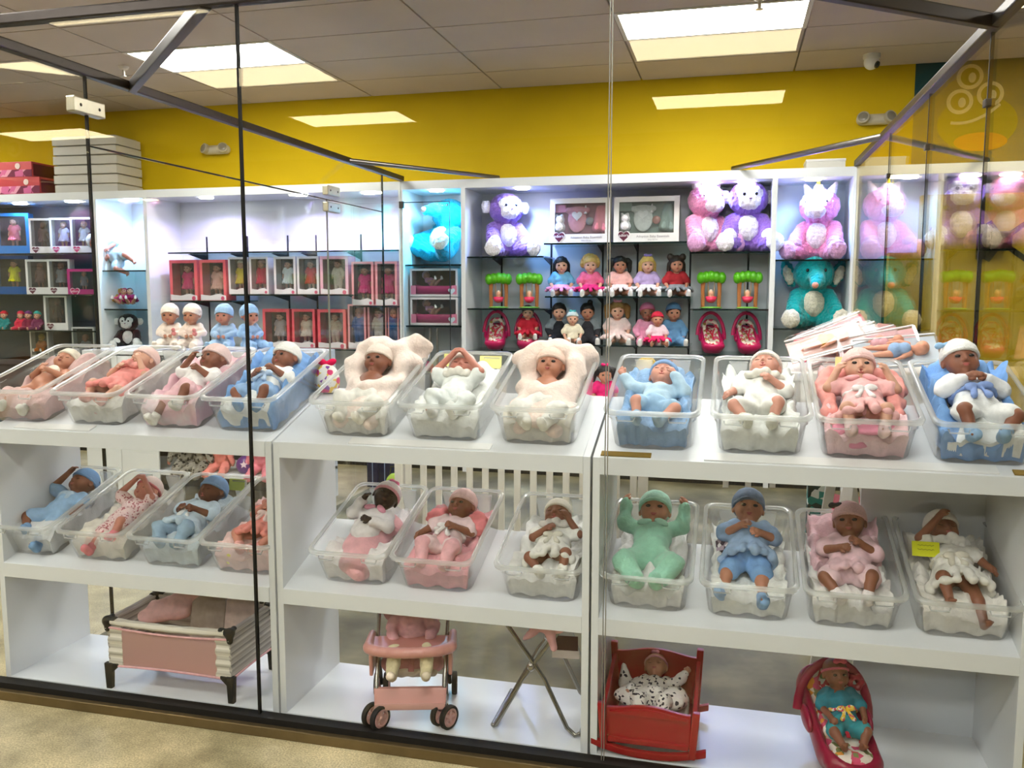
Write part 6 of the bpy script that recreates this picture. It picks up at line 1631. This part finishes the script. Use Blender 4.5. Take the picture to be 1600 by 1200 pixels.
# ---- narrow blue bay
x = at(186, 400, YS).x
baby('grey-suited baby doll with blue cap lying on its side, top of the narrow blue cabinet', TM((x + .07, YS - .06, 1.80 + .12), rz=RAD(12), ry=RAD(-55), s=1.4), 'rose', Baby(('chest', 'belly'), ('bent', 'bent'), (0, 0, 10)), (('romper', '#b4c8d4'),), ('#d5dbe2', 'beanie'), 'open', h=.006)
for i, (dx, c, lab, hr) in enumerate(((-.06, '#c89a4a', 'small doll in ochre heaped on the narrow blue cabinet shelf', ('curly', '#b88a3c')), (.06, '#e2559a', 'small doll in bright pink heaped on the narrow blue cabinet shelf', ('pigtails', '#c03a72')), (.17, '#a8306a', 'small doll in plum heaped at the right of the narrow blue shelf', ('short', '#5a1a3a')))):
    toydoll(lab, TM((x + dx - .02, YS - .05, 1.415 + .06), rz=RAD(30 * i - 20), rx=RAD(-35), s=.62), 'light', hr, (('dress', c),), 'sit')
t = plush('monkey', 'black plush dog with white paws in the bottom of the narrow blue cabinet', 196, 1.00, .62, 20, '#15151a', '#e8e8e8', '#f0f0f0', YC + .24); t.name = 'plush_dog'
tb = thing('storage_crate', 'grey box under the black plush dog', 'crate', TM((at(193, 560, YC + .2).x, YC + .05, .121)))
add('crate_body', B(-.24, .24, .0, .4, 0, .872).mesh(bev=.004), m('card', '#c9ced6'), tb); add('crate_lip', B(-.245, .245, -.005, .405, .84, .879).mesh(bev=.003), m('card', '#bcc2ca'), tb)

# ---- on top of the cabinets
p = at(137, 296, YC + .1)
for i in range(6):
    t = thing('flat_box', ['lowest', 'second lowest', 'third lowest', 'third highest', 'second highest', 'topmost'][i] + ' flat white carton in the stack on the cabinet top', 'box', TM((p.x, YC + .06, ZF + .001 + i * .094), rz=RAD(2 + 1.5 * (i % 2))), 'flat white cartons on the cabinet top')
    add('carton', B(-.36, .36, .02, .42, 0, .082).mesh(bev=.004), m('card', '#d2cfc6'), t); add('lid', B(-.335, .335, .045, .40, .07, .0935).mesh(bev=.002), m('card', '#a8a59c'), t)  # lid inset and coloured darker to draw a shadow line between cartons
rb = [('#c8444a', .17), ('#d8565a', .16)]
p = at(28, 305, YC + .1)
z = ZF + .001
for i, (c, hh) in enumerate(rb):
    t = thing('printed_box', ('lower' if i == 0 else 'upper') + ' red and pink printed toy box on the far left cabinet top', 'box', TM((p.x - .1 * i, YC + .05, z), rz=RAD(3 * i)), 'printed toy boxes on the cabinet top')
    add('carton', B(-.38, .32, .0, .4, 0, hh).mesh(bev=.003), m('card', c), t)
    add('print_band', B(-.38, .32, -.003, 0, .01, hh * .5).mesh(), pattern('boxprint', ['#7a2a4a', '#d86a9a', '#e8a0b4', '#8a1a3a'], 14), t)
    add('logo_disc', MB().lathe([(.03, 0), (.03, .003)], 16).xf(TM((.16, -.003, hh * .72), rx=RAD(90))).mesh(), m('card', '#f0d8d0'), t)
    add('end_print', B(.32, .323, .02, .38, .02, hh - .02).mesh(), m('card', '#6a1f30'), t)
    z += hh + .001
p = at(1290, 247, YC + .15)
t = thing('flat_box', 'small white carton on the cabinet top below the right emergency light', 'box', TM((p.x, YC + .12, ZF + .001))); add('carton', B(-.15, .15, 0, .25, 0, .07).mesh(bev=.003), m('card', '#dcd9cf'), t); add('lid', B(-.153, .153, -.003, .253, .062, .082).mesh(bev=.003), m('card', '#e4e1d8'), t)
# ---- dolls on the trestle table and glass leaf
x = at(944, 600, 3.75).x
toydoll('seated doll with black hair and hot pink bow between the middle and right units', TM((x, 3.75, 1.107), rz=RAD(20), s=.60), 'tan', ('pigtails', '#0e0a0c'), (('dress', '#e8307a'),), 'sit', bow='#f0307a')
toydoll('seated blonde doll in rose seen through the bin of the blue knit-capped doll', TM((at(1010, 590, 3.9).x, 3.9, 1.112), rz=RAD(5), s=.62), 'light', ('curly', '#d8b85a'), (('dress', '#d88aa8'),), 'sit')
toydoll('seated brown-haired doll in violet behind the blue knit-capped doll', TM((at(1050, 590, 3.95).x, 3.95, 1.112), rz=RAD(-5), s=.62), 'light', ('short', '#8a5a3a'), (('dress', '#a874b8'),), 'sit')
t = thing('glass_leaf', 'thin clear glass door leaf across the cyan-lit cabinet', 'glass door', TM((0, YC - .02, 0)))
xa, xb = at(628, 400, YC).x, at(704, 400, YC).x
add('glass_pane', B(xa, xb, 0, .006, 1.0, at(660, 316, YC).z).mesh(), glass, t)
zt = at(660, 316, YC).z
add('edge_trim', MB().box(xa, xb, -.001, .007, zt - .005, zt + .003).box(xb - .004, xb + .002, -.001, .007, 1.0, zt).mesh(), m('metal', '#4a5058'), t)
add('leaf_clip', B(xa - .01, xa + .03, -.012, .018, zt - .05, zt + .01).mesh(bev=.003), dark, t)
# cartons on the floor by the cabinets
for px, c, lab, hh in ((582, '#16204a', 'dark navy carton on the floor seen past the crib, left one', .22), (601, '#131a3e', 'dark navy carton on the floor seen past the crib, right one', .22)):
    p = at(px, 735, 6.6); t = thing('floor_carton', lab, 'box', TM((p.x, 6.6, FLZ + .003)))
    add('carton', B(-.05, .05, 0, .2, 0, hh).mesh(bev=.003), m('card', c), t); add('tape', B(-.004, .004, -.002, .202, 0, hh + .001).mesh(), m('card', '#8aa0c8'), t)
p = at(617, 740, 6.0); t = thing('green_bag', 'lime green soft bag on the floor beside the crib', 'bag', TM((p.x, 6.0, FLZ + .003)))
add('bag', Sd().ell((0, 0, .13), (.09, .07, .14), None, .02).plane((0, 0, 0), (0, 0, -1)).mesh(.014, (.006, 60, 1)), m('fab', '#9ab04a'), t); add('handle', MB().tube([(-.04, 0, .25), (-.03, 0, .32), (.03, 0, .32), (.04, 0, .25)], .008, 6).mesh(smooth=True), m('fab', '#3a3a2a'), t)
